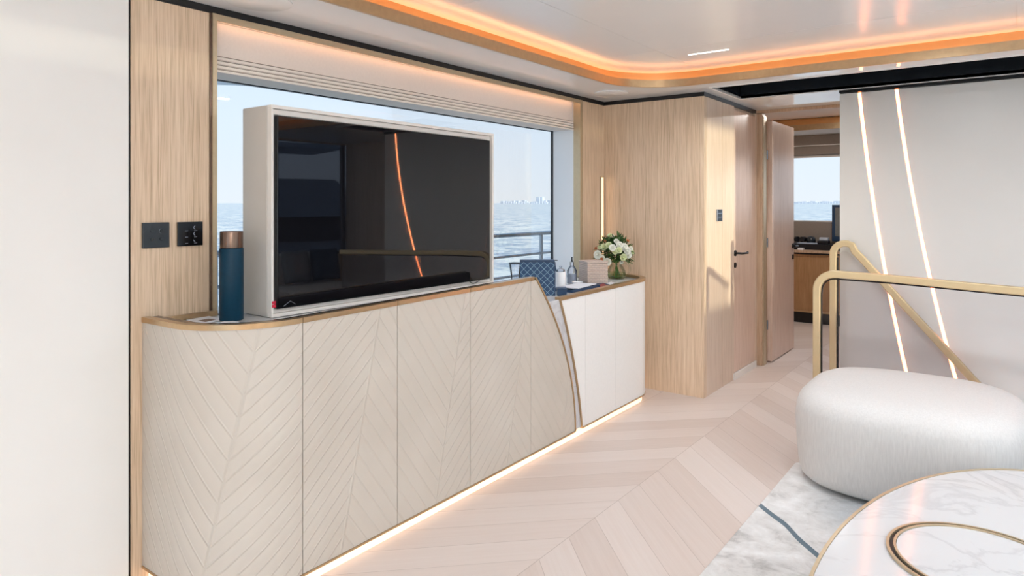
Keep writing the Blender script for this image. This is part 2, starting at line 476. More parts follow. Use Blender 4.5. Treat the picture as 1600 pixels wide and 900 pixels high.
# roof above everything
struct('roof', bx(-3.0, 3.0, YB, 4.4, 2.34, 2.4), 'white')
struct('roof', bx(-3.0, 3.0, 5.25, 9.5, 2.42, 2.5), 'white')
struct('roof', bx(-3.0, 3.0, 4.4, 5.25, 2.78, 2.84), 'white')

# left wall (window side)
WY0, WY1 = 1.463, 4.300
G = .035
wl = B()
box(wl, XL-.05, XL, 1.135, WY0-.028, 0, ZC-.03)
struct('wall_left', wl, 'oak')
struct('wall_left', bx(XL-.05, XL, WY1+.042, YF+.04, 0, ZC-.03), 'oak')
struct('wall_left', bx(XL-.3, XL-.05, WY0-.3, WY1+.3, 2.15, ZC), 'white')
struct('wall_left', bx(XL-.32, XL-.01, WY0, WY1, 0, .82), 'white')
struct('wall_left', bx(XL-.25, XL-.05, WY1+.0, YF+.1, 0, 2.16), 'jamb')     # pale reveal of the window
struct('wall_left', bx(XL-.25, XL-.05, 1.1, WY0, 0, 2.16), 'jamb')
# beyond the dark strip: white lacquered panel towards the aft of the saloon
struct('wall_left', bx(XL-.05, XL+.012, YB, 1.122, 0, ZC-.03), 'white')
struct('trim_5', bx(XL-.06, XL-.004, 1.122, 1.135, 0, ZC-.03), 'black')
# shadow gap under the ceiling, its shade given by black strips
sg = B()
box(sg, XL-.04, XL+.004, YB, YF, 2.166, ZC-.001)
box(sg, XL+.004, XS+.004, YF-.004, YF+.03, 2.166, ZC-.001)
box(sg, XS-.03, XS+.004, YF+.03, 5.87, 2.166, ZC-.001)
struct('trim_6', sg, 'black')
# gold frame of the window niche
gt = B()
box(gt, XL-.03, XL+.006, WY0-.028, WY0-.018, 0.9, 2.166)
box(gt, XL-.03, XL+.004, WY1+.034, WY1+.042, .85, 2.166)
struct('trim_7', gt, 'bronze')
gt = B()
box(gt, XL-.05, XL+.010, WY0-.018, WY0, .93, 2.166)
box(gt, XL-.05, XL+.008, WY1, WY1+.034, .85, 2.166)
box(gt, XL-.006, XL+.008, WY0, WY1, 2.140, 2.1655)
struct('trim_8', gt, 'brass_pale')
# window 1
XW = -2.82
wf = B()
box(wf, XW-.03, XW-.012, WY0, WY1, .82, .86)
box(wf, XW-.03, XW-.012, WY0, WY1, 1.942, 1.96)
box(wf, XW-.03, XW-.012, WY0-.01, WY0+.012, .86, 1.942)
box(wf, XW-.03, XW-.012, WY1-.006, WY1+.01, .86, 1.942)
w1 = struct('window_1', wf, 'black_plate')
mk('pane', bx(XW-.024, XW-.018, WY0+.005, WY1-.002, .85, 1.95), 'glass', w1)
# roman blind, gathered at the head of the window
t = thing('roman_blind', (XW+.08, (WY0+WY1)/2, 1.945), 'cream fabric roman blind drawn up in folds above the window', 'blind')
pr = [(-2.655, 2.150), (-2.655, 2.012)]
for k in range(4): pr += [(-2.652, 2.010-.018*k), (-2.660, 2.0085-.018*k), (-2.648+.001*k, 2.006-.018*k), (-2.648+.001*k, 1.996-.018*k)]
pr += [(-2.646, 1.947), (-2.82, 1.945), (-2.82, 2.150)]
mk('fabric', extr_y(B(), pr, WY0+.004, WY1-.004), 'blind', t, label='cream fabric folds')
hr = B()
for k in range(4): box(hr, -2.662, -2.6495, WY0+.01, WY1-.01, 2.0075-.018*k, 2.0097-.018*k)
mk('blind_line', hr, 'valance', t)  # dark strips laid in for the shade of the folds
struct('trim_9', bx(-2.630, -2.616, WY0+.02, WY1-.02, 2.159, 2.164), 'led_blind')

# bulkhead: oak face and side
struct('wall_front', bx(XL-.05, XS, YF, YF+.05, 0, 2.166), 'oak')
struct('wall_front', bx(XS-.05, XS, YF+.05, 5.318, 0, 2.166), 'oak_fine')
struct('wall_front', bx(XS-.05, XS, 5.862, 5.902, 0, ZC), 'oak_fine')
struct('trim_10', bx(XS-.06, XS-.02, 5.316, 5.862, 2.140, 2.166), 'oak_fine')
struct('baseboard_front', bx(XS, XS+.012, 5.30, 5.86, 0.0, .05), 'white')
# closed door in the passage
d1 = struct('door_1', bx(XS-.045, XS-.003, 5.3215, 5.859, .052, 2.138), 'door_wood')
hd = B(); yk, zk = 5.345, 1.0
tube(hd, [(XS-.003, yk, 1.0), (XS+.006, yk, 1.0)], .024, 20)
tube(hd, [(XS, yk, 1.0), (XS+.05, yk, 1.0), (XS+.058, yk+.01, 1.0), (XS+.058, yk+.13, .997), (XS+.05, yk+.15, 1.003)], .0085, 10)
mk('door_handle', hd, 'black', d1, smooth=40, label='black lever handle')
mk('keyhole_plate', tube(B(), [(XS-.003, yk, .905), (XS+.005, yk, .905)], .022, 20), 'black', d1, smooth=40)
struct('trim_30', bx(XS-.001, XS+.0008, 5.052, 5.0545, 0, 2.165), 'frame_wood')
# door frame at the end of the passage
YD = 5.905
df = B()
box(df, XS-.03, XS+.045, YD, YD+.10, 0, 2.168)
box(df, XS-.03, -.95, YD, YD+.03, 2.170, ZC)
struct('trim_11', df, 'frame_wood', bevel=.004)
df2 = B(); box(df2, XS+.045, XS+.052, YD+.02, YD+.10, 0, 2.15)
struct('trim_12', df2, 'brass_pale')
# open door leaf
d2 = struct('door_2', bx(-1.755, -1.712, 6.08, 6.80, .012, 2.120), 'door_wood')
mk('hinge_edge', bx(-1.800, -1.7555, 6.075, 6.11, .012, 2.12), 'helm_wood', d2)
for z in (.33, 1.05, 1.82):
    mk('hinge', tube(B(), [(-1.752, 6.068, z-.04), (-1.752, 6.068, z+.04)], .009, 12), 'steel', d2, smooth=40)
hd = B()
tube(hd, [(-1.712, 6.755, .99), (-1.70, 6.755, .99)], .024, 18); tube(hd, [(-1.712, 6.755, .99), (-1.67, 6.755, .99), (-1.66, 6.74, .99), (-1.66, 6.64, .99)], .009, 10)
mk('door_handle', hd, 'black', d2, smooth=40, label='black lever handle')
mk('keyhole_plate', tube(B(), [(-1.712, 6.755, .885), (-1.705, 6.755, .885)], .024, 18), 'black', d2, smooth=40)

# partition on the right of the passage with slanted lit slats
YP = 5.17
PX0, PX1 = -.998, .98
part_bm = B(); box(part_bm, PX0, PX1, YP+.03, YP+.09, 0, 2.17); box(part_bm, PX0, PX0+.06, YP+.09, 5.9, 0, ZC)
struct('wall_middle', part_bm, 'white')
struct('trim_13', bx(PX0+.001, PX1, YP-.012, YP+.05, 2.1705, ZC-.001), 'black')
def slat_edge(x0, lean):      # (x, z) points from top to bottom, a gentle curve
    q = .59 if lean > 0 else .25
    return [(x0+lean*(q*(k/14)+(1-q)*(k/14)**2), 2.165*(1-k/14)) for k in range(15)]
edges_ = [(-.882, .34), (-.656, .40), (.795, -.72)]
polys = [[(PX0, 2.165-2.165*k/14) for k in range(15)]]+[slat_edge(a, b) for a, b in edges_]+[[(PX1, 2.165-2.165*k/14) for k in range(15)]]
for i in range(len(polys)-1):
    a, b = polys[i], polys[i+1]; bm = B()
    # wedge slat: its left edge stands back, its right edge stands proud and hides the lamp of the next
    for k in range(14):
        pass
    fl_, bl_, fr_, br_ = [], [], [], []
    for k in range(15):
        z = a[k][1]
        xa = max(PX0, a[k][0])+(.0185 if i else 0); xb = min(b[k][0], PX1)
        if i == 0: xa = PX0
        fl_.append(bm.verts.new((xa, YP+.018, z))); bl_.append(bm.verts.new((xa, YP+.028, z)))
        fr_.append(bm.verts.new((xb, YP-.004, z))); br_.append(bm.verts.new((xb, YP+.028, z)))
    for k in range(14):
        for p, q in ((fl_, fr_), (fr_, br_), (br_, bl_), (bl_, fl_)): bm.faces.new((p[k], q[k], q[k+1], p[k+1]))
    bm.faces.new((fl_[0], fr_[0], br_[0], bl_[0])); bm.faces.new((fl_[-1], fr_[-1], br_[-1], bl_[-1]))
    struct('wall_middle', bm, 'white')
    if 0 < i:
        bm = B(); L0, L1 = [], []; yl = YP+.020 if i < 3 else YP-.006
        for k in range(15):
            L0.append(bm.verts.new((a[k][0]+.0005, yl, a[k][1]))); L1.append(bm.verts.new((a[k][0]+.018, yl, a[k][1])))
        for k in range(14): bm.faces.new((L0[k], L1[k], L1[k+1], L0[k+1]))
        bmesh.ops.solidify(bm, geom=bm.faces[:], thickness=.004)
        struct('trim_%d' % (13+i), bm, 'led_part' if i < 3 else 'led_strong')

# right side of the saloon: wall, window behind an added sheer, open window further forward
wr = B()
box(wr, XR, XR+.1, YB, 9.4, 0, .72); box(wr, XR, XR+.1, YB, 9.4, 2.18, 2.34)
box(wr, XR, XR+.1, YB, -2.4, .72, 2.18); box(wr, XR, XR+.1, 4.40, 4.75, .72, 2.18); box(wr, XR, XR+.1, 7.2, 9.4, .72, 2.18)
struct('wall_right', wr, 'oak')
w3 = B()
for y in (-2.4, -.9, .7, 2.3, 3.69): box(w3, XR+.02, XR+.07, y, y+.035, .72, 2.18)
for y in (5.9,): box(w3, XR+.02, XR+.07, y, y+.05, .72, 2.18)
box(w3, XR+.02, XR+.07, -2.4, 4.4, .72, .75); box(w3, XR+.02, XR+.07, 4.75, 7.2, .72, .75)
w3 = struct('window_3', w3, 'black_plate')
mk('pane', bx(XR+.04, XR+.046, -2.4, 4.4, .73, 2.18), 'glass', w3)
mk('tinted_pane', bx(XR+.04, XR+.046, 4.75, 7.2, .73, 2.18), 'tint_glass', w3)  # tint added to dim the sky mirrored in the television
# aft bulkhead with wide glass doors
wb = B()
box(wb, -3.0, -1.9, YB-.1, YB, 0, 2.34); box(wb, 1.9, 3.0, YB-.1, YB, 0, 2.34); box(wb, -1.9, 1.9, YB-.1, YB, 2.1, 2.34)
struct('wall_back', wb, 'oak')
d3 = B()
for x in (-1.9, -.66, .6, 1.86): box(d3, x, x+.04, YB-.07, YB-.03, 0.0, 2.1)
d3 = struct('door_3', d3, 'black_plate')
mk('pane', bx(-1.9, 1.9, YB-.053, YB-.047, .01, 2.09), 'glass', d3)

# sheer curtain on the right, added out of view to diffuse the sun
cu = B(); n = 260; y0, y1 = -2.35, 3.70; top = []; bot = []
for i in range(n+1):
    y = y0+(y1-y0)*i/n; x = XR-.10+.02*math.sin(i*.9)+.008*math.sin(i*2.3)
    top.append(cu.verts.new((x, y, 2.16))); bot.append(cu.verts.new((x, y, .45)))
for i in range(n): cu.faces.new((top[i], top[i+1], bot[i+1], bot[i]))
tag(mk('sun_diffuser', cu, 'sheer', smooth='all'), 'sheer white curtain added out of view along the side windows to diffuse the sun', 'curtain')

# ---------------------------------------------------------------- sideboard
U0 = 1.485; RA = .31; XFR = -2.07; SL = .0087
YE = 4.30; RE = .24
def pathpt(u, off=0.0):
    la = RA*PI/2
    if u >= U0 and u <= YE:
        x = XFR-SL*(u-U0); return (x+off, u)
    if u < U0:
        if u > U0-la:
            a = (U0-u)/RA; return (XFR-RA+(RA+off)*math.cos(a), U0-(RA+off)*math.sin(a))
        return (XFR-RA-(U0-la-u), U0-RA-off)
    xe = XFR-SL*(YE-U0); lb = RE*PI/2
    if u < YE+lb:
        a = (u-YE)/RE; return (xe-RE+(RE+off)*math.cos(a), YE+(RE+off)*math.sin(a))
    return (xe-RE-(u-YE-lb), YE+RE+off)
UL = U0-RA*PI/2-(XL+.001-(XFR-RA))*-1          # where the path meets the left wall
UL = U0-RA*PI/2-((XFR-RA)-(XL+.002))
UR = YE+RE*PI/2+((XFR-SL*(YE-U0)-RE)-(XL+.002))
ztB = lambda u: .965+.0115*(u-1.49)
ztW = lambda u: .840+.007*(u-3.2)
def curve_from(px):
    out = []
    for p in px:
        x = -2.085
        for _ in range(3): q = on_x(p[0], p[1], x); x = XFR-SL*(q.y-U0)
        out.append((q.z, q.y))
    return sorted(out)
cB = curve_from([(838.5, 438.4), (855, 469), (870, 508), (883.5, 550), (894, 610), (899, 672)])
cW = curve_from([(875.4, 466), (883.5, 508), (895.5, 559), (903, 604), (909, 665.5)])
def interp(c, z):
    # smooth quadratic least squares fit
    return c[0]+c[1]*z+c[2]*z*z
def fit(pts):
    import itertools
    S = [[sum(z**(i+j) for z, y in pts) for j in range(3)] for i in range(3)]; T = [sum(y*z**i for z, y in pts) for i in range(3)]
    A = Matrix(S); return A.inverted() @ Vector(T)
fB, fW = fit(cB), fit(cW)
eB = lambda z: interp(fB, z)
eW = lambda z: interp(fW, z)

def panel(u0, u1, z0, zt, o0, o1, nu=24, nz=24):
    bm = B(); uvl = bm.loops.layers.uv.new('UVMap'); uvd = {}
    def grid(o):
        g = []
        for j in range(nz+1):
            f = j/nz; row = []
            zg = z0+f*(zt((u0(z0) + u1(z0))/2)-z0)
            for i in range(nu+1):
                u = u0(zg)+(u1(zg)-u0(zg))*i/nu; z = z0+f*(zt(u)-z0)
                x, y = pathpt(u, o); v = bm.verts.new((x, y, z)); uvd[v] = (u, z); row.append(v)
            g.append(row)
        return g
    a = grid(o1); b = grid(o0)
    for j in range(nz):
        for i in range(nu):
            bm.faces.new((a[j][i], a[j][i+1], a[j+1][i+1], a[j+1][i]))
            bm.faces.new((b[j][i], b[j+1][i], b[j+1][i+1], b[j][i+1]))
    for j in range(nz):
        for i in (0, nu): bm.faces.new((a[j][i], a[j+1][i], b[j+1][i], b[j][i]))
    for i in range(nu):
        for j in (0, nz): bm.faces.new((a[j][i], a[j][i+1], b[j][i+1], b[j][i]))
    for f in bm.faces:
        for l in f.loops: l[uvl].uv = uvd[l.vert]
    return bm
def us(a, b, n): return [a+(b-a)*i/n for i in range(n+1)]
def strip(bm, a, b, o0, o1, z0f, z1f, n=60):
    rings = []
    for u in us(a, b, n):
        p, q = pathpt(u, o0), pathpt(u, o1)
        rings.append([(p[0], p[1], z0f(u)), (q[0], q[1], z0f(u)), (q[0], q[1], z1f(u)), (p[0], p[1], z1f(u))])
    return loft(bm, rings)
c0 = lambda v: (lambda _: v)

UB1 = 2.972
sb = thing('sideboard', (-2.35, 2.2, 0), 'long curved cabinet clad in beige chevron-stitched leather beneath the television', 'cabinet')
poly = [pathpt(u, -.024) for u in us(UL, UB1-.03, 60)]+[(XL+.004, UB1-.03)]
mk('carcass', prism(B(), poly, .052, .925), 'white', sb)
seams = [UL, 1.4955, 1.966, 2.440, 2.945]
for i in range(4):
    mk('door', panel(c0(seams[i]+(.002 if i else 0)), c0(seams[i+1]-.002), .054, ztB, -.020, 0, 40 if i == 0 else 6, 4), 'leather', sb, smooth=40)
mk('door', panel(c0(seams[4]+.0005), lambda z: max(eB(z)-.003, 2.9475), .054, ztB, -.020, 0, 12, 28), 'leather', sb, smooth=40)
tb = B(); ub = [0]*0
for i in range(5):
    a = seams[i]+(.0015 if i else 0); b = (seams[i+1]-.0015) if i < 4 else 2.975
    strip(tb, a, b, -.026, .003, ztB, lambda u: ztB(u)+.019, 60 if i == 0 else 6)
mk('top_rim', tb, 'brass', sb, smooth=40, label='brass rim')
ib = B(); strip(ib, UL, 2.975, -.060, -.0265, c0(.938), lambda u: ztB(u)+.016, 60)
mk('inner_rim', ib, 'bronze', sb, smooth=40, label='dark bronze inner rim')
mk('back_rim', bx(XL+.002, XL+.018, 1.24, WY0-.002, .9455, .966), 'brass', sb)
bb = B(); strip(bb, UL, eB(.05), -.024, .003, c0(.045), c0(.0535), 80)
mk('bottom_trim', bb, 'brass', sb, smooth=40)
ed = B(); pts = []
for k in range(25):
    z = .05+(ztB(2.97)+.012-.05)*k/24; x, y = pathpt(eB(z), -.008); pts.append((x, y, z))
rect_sweep(ed, pts, .026, .010, (1, 0, 0))
mk('edge_trim', ed, 'brass', sb)
kp = B(); strip(kp, UL, 2.94, -.060, -.022, c0(0.0), c0(.0445), 70)
mk('plinth_glow', kp, 'kick_glow', sb, label='plinth face made to glow peach')
# raised worktop
poly = [pathpt(u, -.0605) for u in us(UL, UB1-.04, 60)]+[(XW+.02, UB1-.04), (XW+.02, WY0+.025), (XL+.02, WY0+.025), (XL+.02, pathpt(UL, -.0605)[1])]
tag(mk('worktop', prism(B(), poly, .926, .945), 'marble_grey'), 'pale grey stone worktop on the beige leather cabinet, under the television', 'worktop')

wc = thing('sideboard', (-2.35, 3.8, 0), 'lower white panelled cabinet with rounded end beside the oak bulkhead', 'cabinet')
poly = [pathpt(u, -.024) for u in us(2.99, UR, 60)]+[(XL+.004, 2.99)]
mk('carcass', prism(B(), poly, .052, .818), 'white', wc)
sW = [3.445, 3.62, 4.005]
sx = [on_x(914.5, 500, -2.088).y, on_x(961.5, 500, -2.092).y]
mk('door', panel(lambda z: min(eW(z)+.004, sx[0]-.004), c0(sx[0]-.001), .054, ztW, -.020, 0, 12, 28), 'white_door', wc, smooth=40)
mk('door', panel(c0(sx[0]+.001), c0(sx[1]-.001), .054, ztW, -.020, 0, 4, 4), 'white_door', wc, smooth=40)
mk('door', panel(c0(sx[1]+.001), c0(UR), .054, ztW, -.020, 0, 40, 4), 'white_door', wc, smooth=40)
mk('stone_band', panel(lambda z: eB(z)+.004, lambda z: eW(z)-.001, .0535, c0(.8435), -.022, -.006, 6, 28), 'marble', wc, label='curved white marble band')
ed = B(); pts = []
for k in range(25):
    z = .05+(.845-.05)*k/24; x, y = pathpt(eW(z), -.008); pts.append((x, y, z))
rect_sweep(ed, pts, .026, .008, (1, 0, 0))
mk('edge_trim', ed, 'brass', wc)
tb = B(); strip(tb, eW(.845), UR, -.036, .004, ztW, lambda u: ztW(u)+.020, 80)
mk('top_rim', tb, 'brass', wc, smooth=40, label='brass rim')
bb = B(); strip(bb, eW(.05), UR, -.024, .003, c0(.045), c0(.0535), 80)
mk('bottom_trim', bb, 'brass', wc, smooth=40)
kp = B(); strip(kp, 2.945, UR, -.060, -.022, c0(0.0), c0(.0445), 70)
mk('plinth_glow', kp, 'kick_glow', wc, label='plinth face made to glow peach')
poly = [pathpt(u, -.007) for u in us(2.985, eW(.845)-.004, 8)]+[pathpt(u, -.0365) for u in us(eW(.845), UR, 60)]+[(XL+.003, WY1+.0), (XW+.02, WY1-.02), (XW+.02, 2.985)]
tag(mk('worktop', prism(B(), poly, .826, .8455), 'marble_counter'), 'white marble worktop on the low white cabinet, under the flower vase', 'worktop')
ZW = .846; ZU = .9455

# ---------------------------------------------------------------- television
tv = thing('television', (-2.45, 2.25, ZU), 'large flat black television in a pale grey raised housing before the window', 'television')
TY0, TY1, TZ0, TZ1 = 1.550, 2.957, .9465, 1.788
hs = bx(-2.55, -2.375, TY0, TY1, TZ0, TZ1)
mk('housing', hs, 'grey_metal', tv, bevel=.004)
def frame(bm, x0, x1, a, b, c_, d, w, wb=None):
    wb = wb or w
    box(bm, x0, x1, a, b, d-w, d); box(bm, x0, x1, a, b, c_, c_+wb)
    box(bm, x0, x1, a, a+w*.6, c_+wb, d-w); box(bm, x0, x1, b-w, b, c_+wb, d-w)
    return bm
mk('outer_frame', frame(B(), -2.375, -2.345, TY0, TY1, TZ0, TZ1, .014), 'grey_trim', tv, bevel=.002)
mk('inner_frame', frame(B(), -2.375, -2.362, TY0+.009, TY1-.0145, TZ0+.0145, TZ1-.0145, .0225), 'grey_trim', tv, bevel=.0015)
mk('bezel', bx(-2.374, -2.340, TY0+.022, TY1-.042, .979, 1.746), 'black_plate2', tv, bevel=.002)
mk('screen', bx(-2.340, -2.3385, TY0+.027, TY1-.046, .992, 1.742), 'screen', tv)
st_ = B(); box(st_, -2.3445, -2.3435, TY0+.001, TY0+.018, .987, .999); box(st_, -2.3445, -2.3435, TY0+.001, TY0+.018, 1.001, 1.012)
mk('sticker', st_, 'red', tv, label='small red sticker')
lg = B(); tube(lg, [(-2.3385, 1.60, .988), (-2.3382, 1.63, 1.005), (-2.3385, 1.655, .990)], .0015, 6)
mk('logo', lg, 'steel', tv)
cb = B(); tube(cb, [(-2.343, 2.745, .979), (-2.335, 2.75, .972), (-2.338, 2.77, .966), (-2.335, 2.80, .972), (-2.343, 2.83, .9785)], .0022, 6)
mk('cable', cb, 'black', tv, smooth='all')

# ---------------------------------------------------------------- things on the raised worktop
t = thing('cylinder_case', (-2.438, 1.452, ZU), 'tall petrol blue leather cylinder with bronze cap beside the television', 'canister')
cx, cy = -2.445, 1.440
lathe_ = lambda prof, c, n=40: lathe(B(), prof, c, n)
mk('body', lathe_([(.043, .0005), (.0445, .003), (.0445, .276), (.043, .279)], (cx, cy, ZU)), 'teal', t, smooth=40)
mk('cap', lathe_([(.041, .2795), (.0425, .281), (.0425, .340), (.0415, .3435), (.036, .344), (.035, .341)], (cx, cy, ZU)), 'bronze', t, smooth=40, label='bronze cap')
def sheet(name, px, z, th, mat, label, cat, parent=None):
    pts = [on_z(a, b, z) for a, b in px]; bm = prism(B(), [(p.x, p.y) for p in pts], z, z+th)
    if parent is None:
        o = mk(name, bm, mat); return tag(o, label, cat)
    return mk(name, bm, mat, parent)
br = thing('brochure', on_z(325, 500, ZU+.001), 'white brochure with a brown picture lying at the curved cabinet end', 'brochure')
pts = [on_z(a, b, ZU+.001) for a, b in ((291, 500), (325, 494), (352, 499), (318, 506))]
mk('page', prism(B(), [(p.x, p.y) for p in pts], ZU+.0005, ZU+.002), 'paper', br)
pts = [on_z(a, b, ZU+.002) for a, b in ((309, 501), (326, 498), (337, 499.6), (321, 503))]
mk('picture', prism(B(), [(p.x, p.y) for p in pts], ZU+.002, ZU+.0023), 'brown_print', br, label='brown printed picture')
sheet('brochure', [(340, 505.6), (356, 500.5), (374, 503.5), (352, 509.5)], ZU+.0005, .0015, 'paper', 'plain white brochure half under the foot of the blue cylinder', 'brochure')

# switches on the left oak panel
def plate(px0, px1, py0, py1, label, mat, x=XL):
    a = on_x(px0, py1, x); b = on_x(px1, py0, x)
    a2 = on_x(px0, py0, x)
    z0 = on_x((px0+px1)/2, py1-1.0, x).z; z1 = on_x((px0+px1)/2, py0+.6, x).z
    t = thing('switch_plate', (x, (a.y+b.y)/2, z0), label, 'switch')
    mk('plate', bx(x+.001, x+.010, a.y, b.y, z0, z1), mat, t, bevel=.0015)
    return t, a.y, b.y, z0, z1
s1, a, b, z0, z1 = plate(221, 263, 347, 388, 'dark grey switch plate with four round buttons on the oak panel', 'black_plate')
for fy in (.34, .68):
    for fz in (.34, .66):
        yy, zz = a+(b-a)*fy, z0+(z1-z0)*fz
        mk('button', tube(B(), [(XL+.010, yy, zz), (XL+.0125, yy, zz)], .0062, 20), 'black_plate2', s1, smooth=40)
yy, zz = a+(b-a)*.68, z0+(z1-z0)*.66
rg = tube(B(), [(XL+.0125, yy+.0085*math.cos(q), zz+.0085*math.sin(q)) for q in us(1.7, 4.6, 12)], .0007, 6)
mk('ring_light', rg, 'steel', s1)
s2, a, b, z0, z1 = plate(276, 315, 346, 385, 'glossy black control plate with small white markings, beside the window', 'black_plate2')
for fy in (.34, .70):
    for fz in (.22, .48, .74):
        yy, zz = a+(b-a)*fy, z0+(z1-z0)*fz
        mk('label_mark', bx(XL+.010, XL+.0104, yy-.006, yy+.006, zz-.0108, zz-.0099), 'grey_white', s2)
        if fy > .5:
            q0, q1 = (1.7, 4.6) if fz > .3 else (3.1, 4.6)
            mk('dial_mark', tube(B(), [(XL+.0105, yy-.001+.0065*math.cos(q), zz+.002+.0065*math.sin(q)) for q in us(q0, q1, 10)], .0006, 6), 'grey_white', s2)
s3 = thing('switch_plate', (XS, 5.05, 1.25), 'small grey three-button switch on the sunlit passage wall', 'switch')
a, b = on_x(1119, 346, XS), on_x(1127, 327, XS)
mk('plate', bx(XS+.001, XS+.010, a.y, b.y, a.z, b.z), 'steel', s3, bevel=.001)
for k in range(3):
    zc = a.z+(b.z-a.z)*(k+.5)/3; mk('button', bx(XS+.010, XS+.012, a.y+.02, b.y-.02, zc-.012, zc+.012), 'black_plate', s3)

# corner wall light
t = thing('wall_light', (XL+.01, 4.63, .86), 'slim warm lit vertical strip in the corner behind the flowers', 'light')
mk('diffuser', bx(XL+.001, XL+.008, 4.616, 4.652, .875, 1.60), 'led', t)
mk('channel', frame(B(), XL+.0005, XL+.010, 4.612, 4.656, .87, 1.605, .0035), 'brass_pale', t)

# ceiling fittings
def cspk(px, py, r, label):
    p = on_z(px, py, ZC); t = thing('ceiling_speaker', (p.x, p.y, ZC), label, 'speaker')
    mk('grille', lathe(B(), [(r*.93, -.006), (r*.93, -.0005)], (p.x, p.y, ZC), 48), 'white', t, smooth=30)
    mk('rim', lathe(B(), [(r*.935, -.004), (r*.935, -.008), (r, -.006), (r, -.0005), (r*.935, -.0005), (r*.935, -.004)][1:5], (p.x, p.y, ZC), 48), 'ceiling_mat', t, smooth=30)
cspk(955, 145.5, .125, 'round white ceiling speaker above the flower vase')
cspk(405, 1.5, .125, 'round grey-white ceiling speaker above the oak panel and window corner')
t = thing('ceiling_light', (-1.4, 3.735, ZI-.01), 'thin white slot light in the recessed ceiling', 'light')
a, b = on_z(1076, 86, ZI-.003), on_z(1137, 76.5, ZI-.003)
mk('diffuser', bx(a.x, b.x, a.y-.004, a.y+.004, ZI-.0045, ZI-.0025), 'led_cool', t)
l = bpy.data.lights.new('slot_lamp', 'AREA'); l.shape = 'RECTANGLE'; l.size = .24; l.size_y = .012; l.energy = 6; l.spread = math.radians(150); l.color = (.97, .97, 1)
o = bpy.data.objects.new('slot_lamp', l); COL.objects.link(o); o.location = ((a.x+b.x)/2, a.y, ZI-.007)

# ---------------------------------------------------------------- things on the white worktop
Rz = math.atan2(.6, .8)
ctr = Vector((-2.285, 3.298, 0))
t = thing('quilted_box', (ctr.x, ctr.y, ZW), 'navy blue box with white diamond quilting on the marble worktop', 'box')
m = Matrix.Translation((ctr.x, ctr.y, ZW)) @ Matrix.Rotation(Rz, 4, 'Z')
W2 = .102
bm = bx(-W2, W2, 0, .045, 0.001, .200, mtx=m); uvl = bm.loops.layers.uv.new('UVMap'); mi = m.inverted()
for f in bm.faces:
    for l in f.loops: q = mi @ l.vert.co; l[uvl].uv = (q.x+q.y, q.z)
mk('body', bm, 'quilt', t)
mk('lid', bx(-W2-.002, W2+.002, -.002, .047, .2005, .2135, mtx=m), 'navy', t, bevel=.002)
mk('tab', bx(W2+.003, W2+.020, .004, .040, .2075, .2115, mtx=m), 'black_plate', t)
fb = B(); loft(fb, [[m @ Vector(q) for q in r] for r in ([(W2+.0025, .004, .2), (W2+.0035, .004, .2), (W2+.0035, .040, .2), (W2+.0025, .040, .2)], [(W2+.0025, .004, .15), (W2+.016, .004, .14), (W2+.016, .040, .14), (W2+.0025, .040, .15)])])
mk('flap', fb, 'navy', t)
edge = B(); box(edge, W2+.0005, W2+.006, -.003, .048, .001, .20, mtx=m)
mk('side_piping', edge, 'navy', t)
m2 = Matrix.Translation((-2.170, 3.392, ZW)) @ Matrix.Rotation(Rz, 4, 'Z')
t = thing('gift_box', (-2.170, 3.392, ZW), 'small plain navy box at the foot of the quilted box', 'box')
mk('body', bx(-.028, .028, 0, .085, .001, .030, mtx=m2), 'navy', t, bevel=.002)
mk('lid', bx(-.030, .030, -.002, .087, .0305, .044, mtx=m2), 'navy', t, bevel=.002)
tr = thing('tray', (-2.27, 3.70, ZW), 'low navy blue tray under white papers beside the small navy box', 'tray')
mk('base', bx(-2.335, -2.185, 3.53, 3.875, ZW+.001, ZW+.006), 'navy', tr)
tr_ = B()
for q in ((-2.335, -2.328, 3.53, 3.875), (-2.192, -2.185, 3.53, 3.875), (-2.328, -2.192, 3.53, 3.537), (-2.328, -2.192, 3.868, 3.875)): box(tr_, *q, ZW+.006, ZW+.017)
mk('rim', tr_, 'navy', tr)
pp = B(); z = ZW+.018
box(pp, -.062, .068, -.13, .15, 0, .004, mtx=Matrix.Translation((-2.265, 3.72, z)) @ Matrix.Rotation(.10, 4, 'Z'))
tag(mk('folder', pp, 'paper'), 'white papers laid across the navy tray', 'papers')
mt = mk('placemat', prism(B(), [(-2.50, 4.12), (-2.43, 4.20), (-2.16, 4.10), (-2.15, 3.90), (-2.27, 3.89), (-2.36, 3.96)], ZW+.0005, ZW+.0035), 'navy')
tag(mt, 'dark navy mat under the woven box', 'mat')
jr = thing('candle_jar', (-2.39, 3.72, ZW), 'squat white jar with clear glass lid between quilted box and decanter', 'jar')
mk('body', lathe_([(.030, .001), (.0335, .004), (.0335, .098), (.031, .104)], (-2.388, 3.715, ZW)), 'ceramic', jr, smooth=40)
mk('lid', lathe_([(.026, .1045), (.027, .108), (.027, .118), (.012, .124), (.006, .130), (.010, .138), (.0, .142)], (-2.388, 3.715, ZW)), 'tumbler', jr, smooth=40)
dc = thing('decanter', (-2.446, 3.945, ZW), 'clear glass bottle with thin dark stopper behind the white jar', 'bottle')
mk('body', lathe_([(.030, .001), (.034, .006), (.034, .09), (.022, .112), (.014, .12), (.014, .145), (.017, .148)], (-2.450, 3.955, ZW)), 'tumbler', dc, smooth=40)
mk('liquid', lathe_([(.028, .005), (.031, .010), (.031, .065), (.030, .066)], (-2.450, 3.955, ZW)), 'grey_white', dc, smooth=40)
mk('stopper', lathe_([(.008, .1485), (.006, .155), (.004, .17), (.006, .178), (.0, .182)], (-2.450, 3.955, ZW)), 'black_plate', dc, smooth=40)
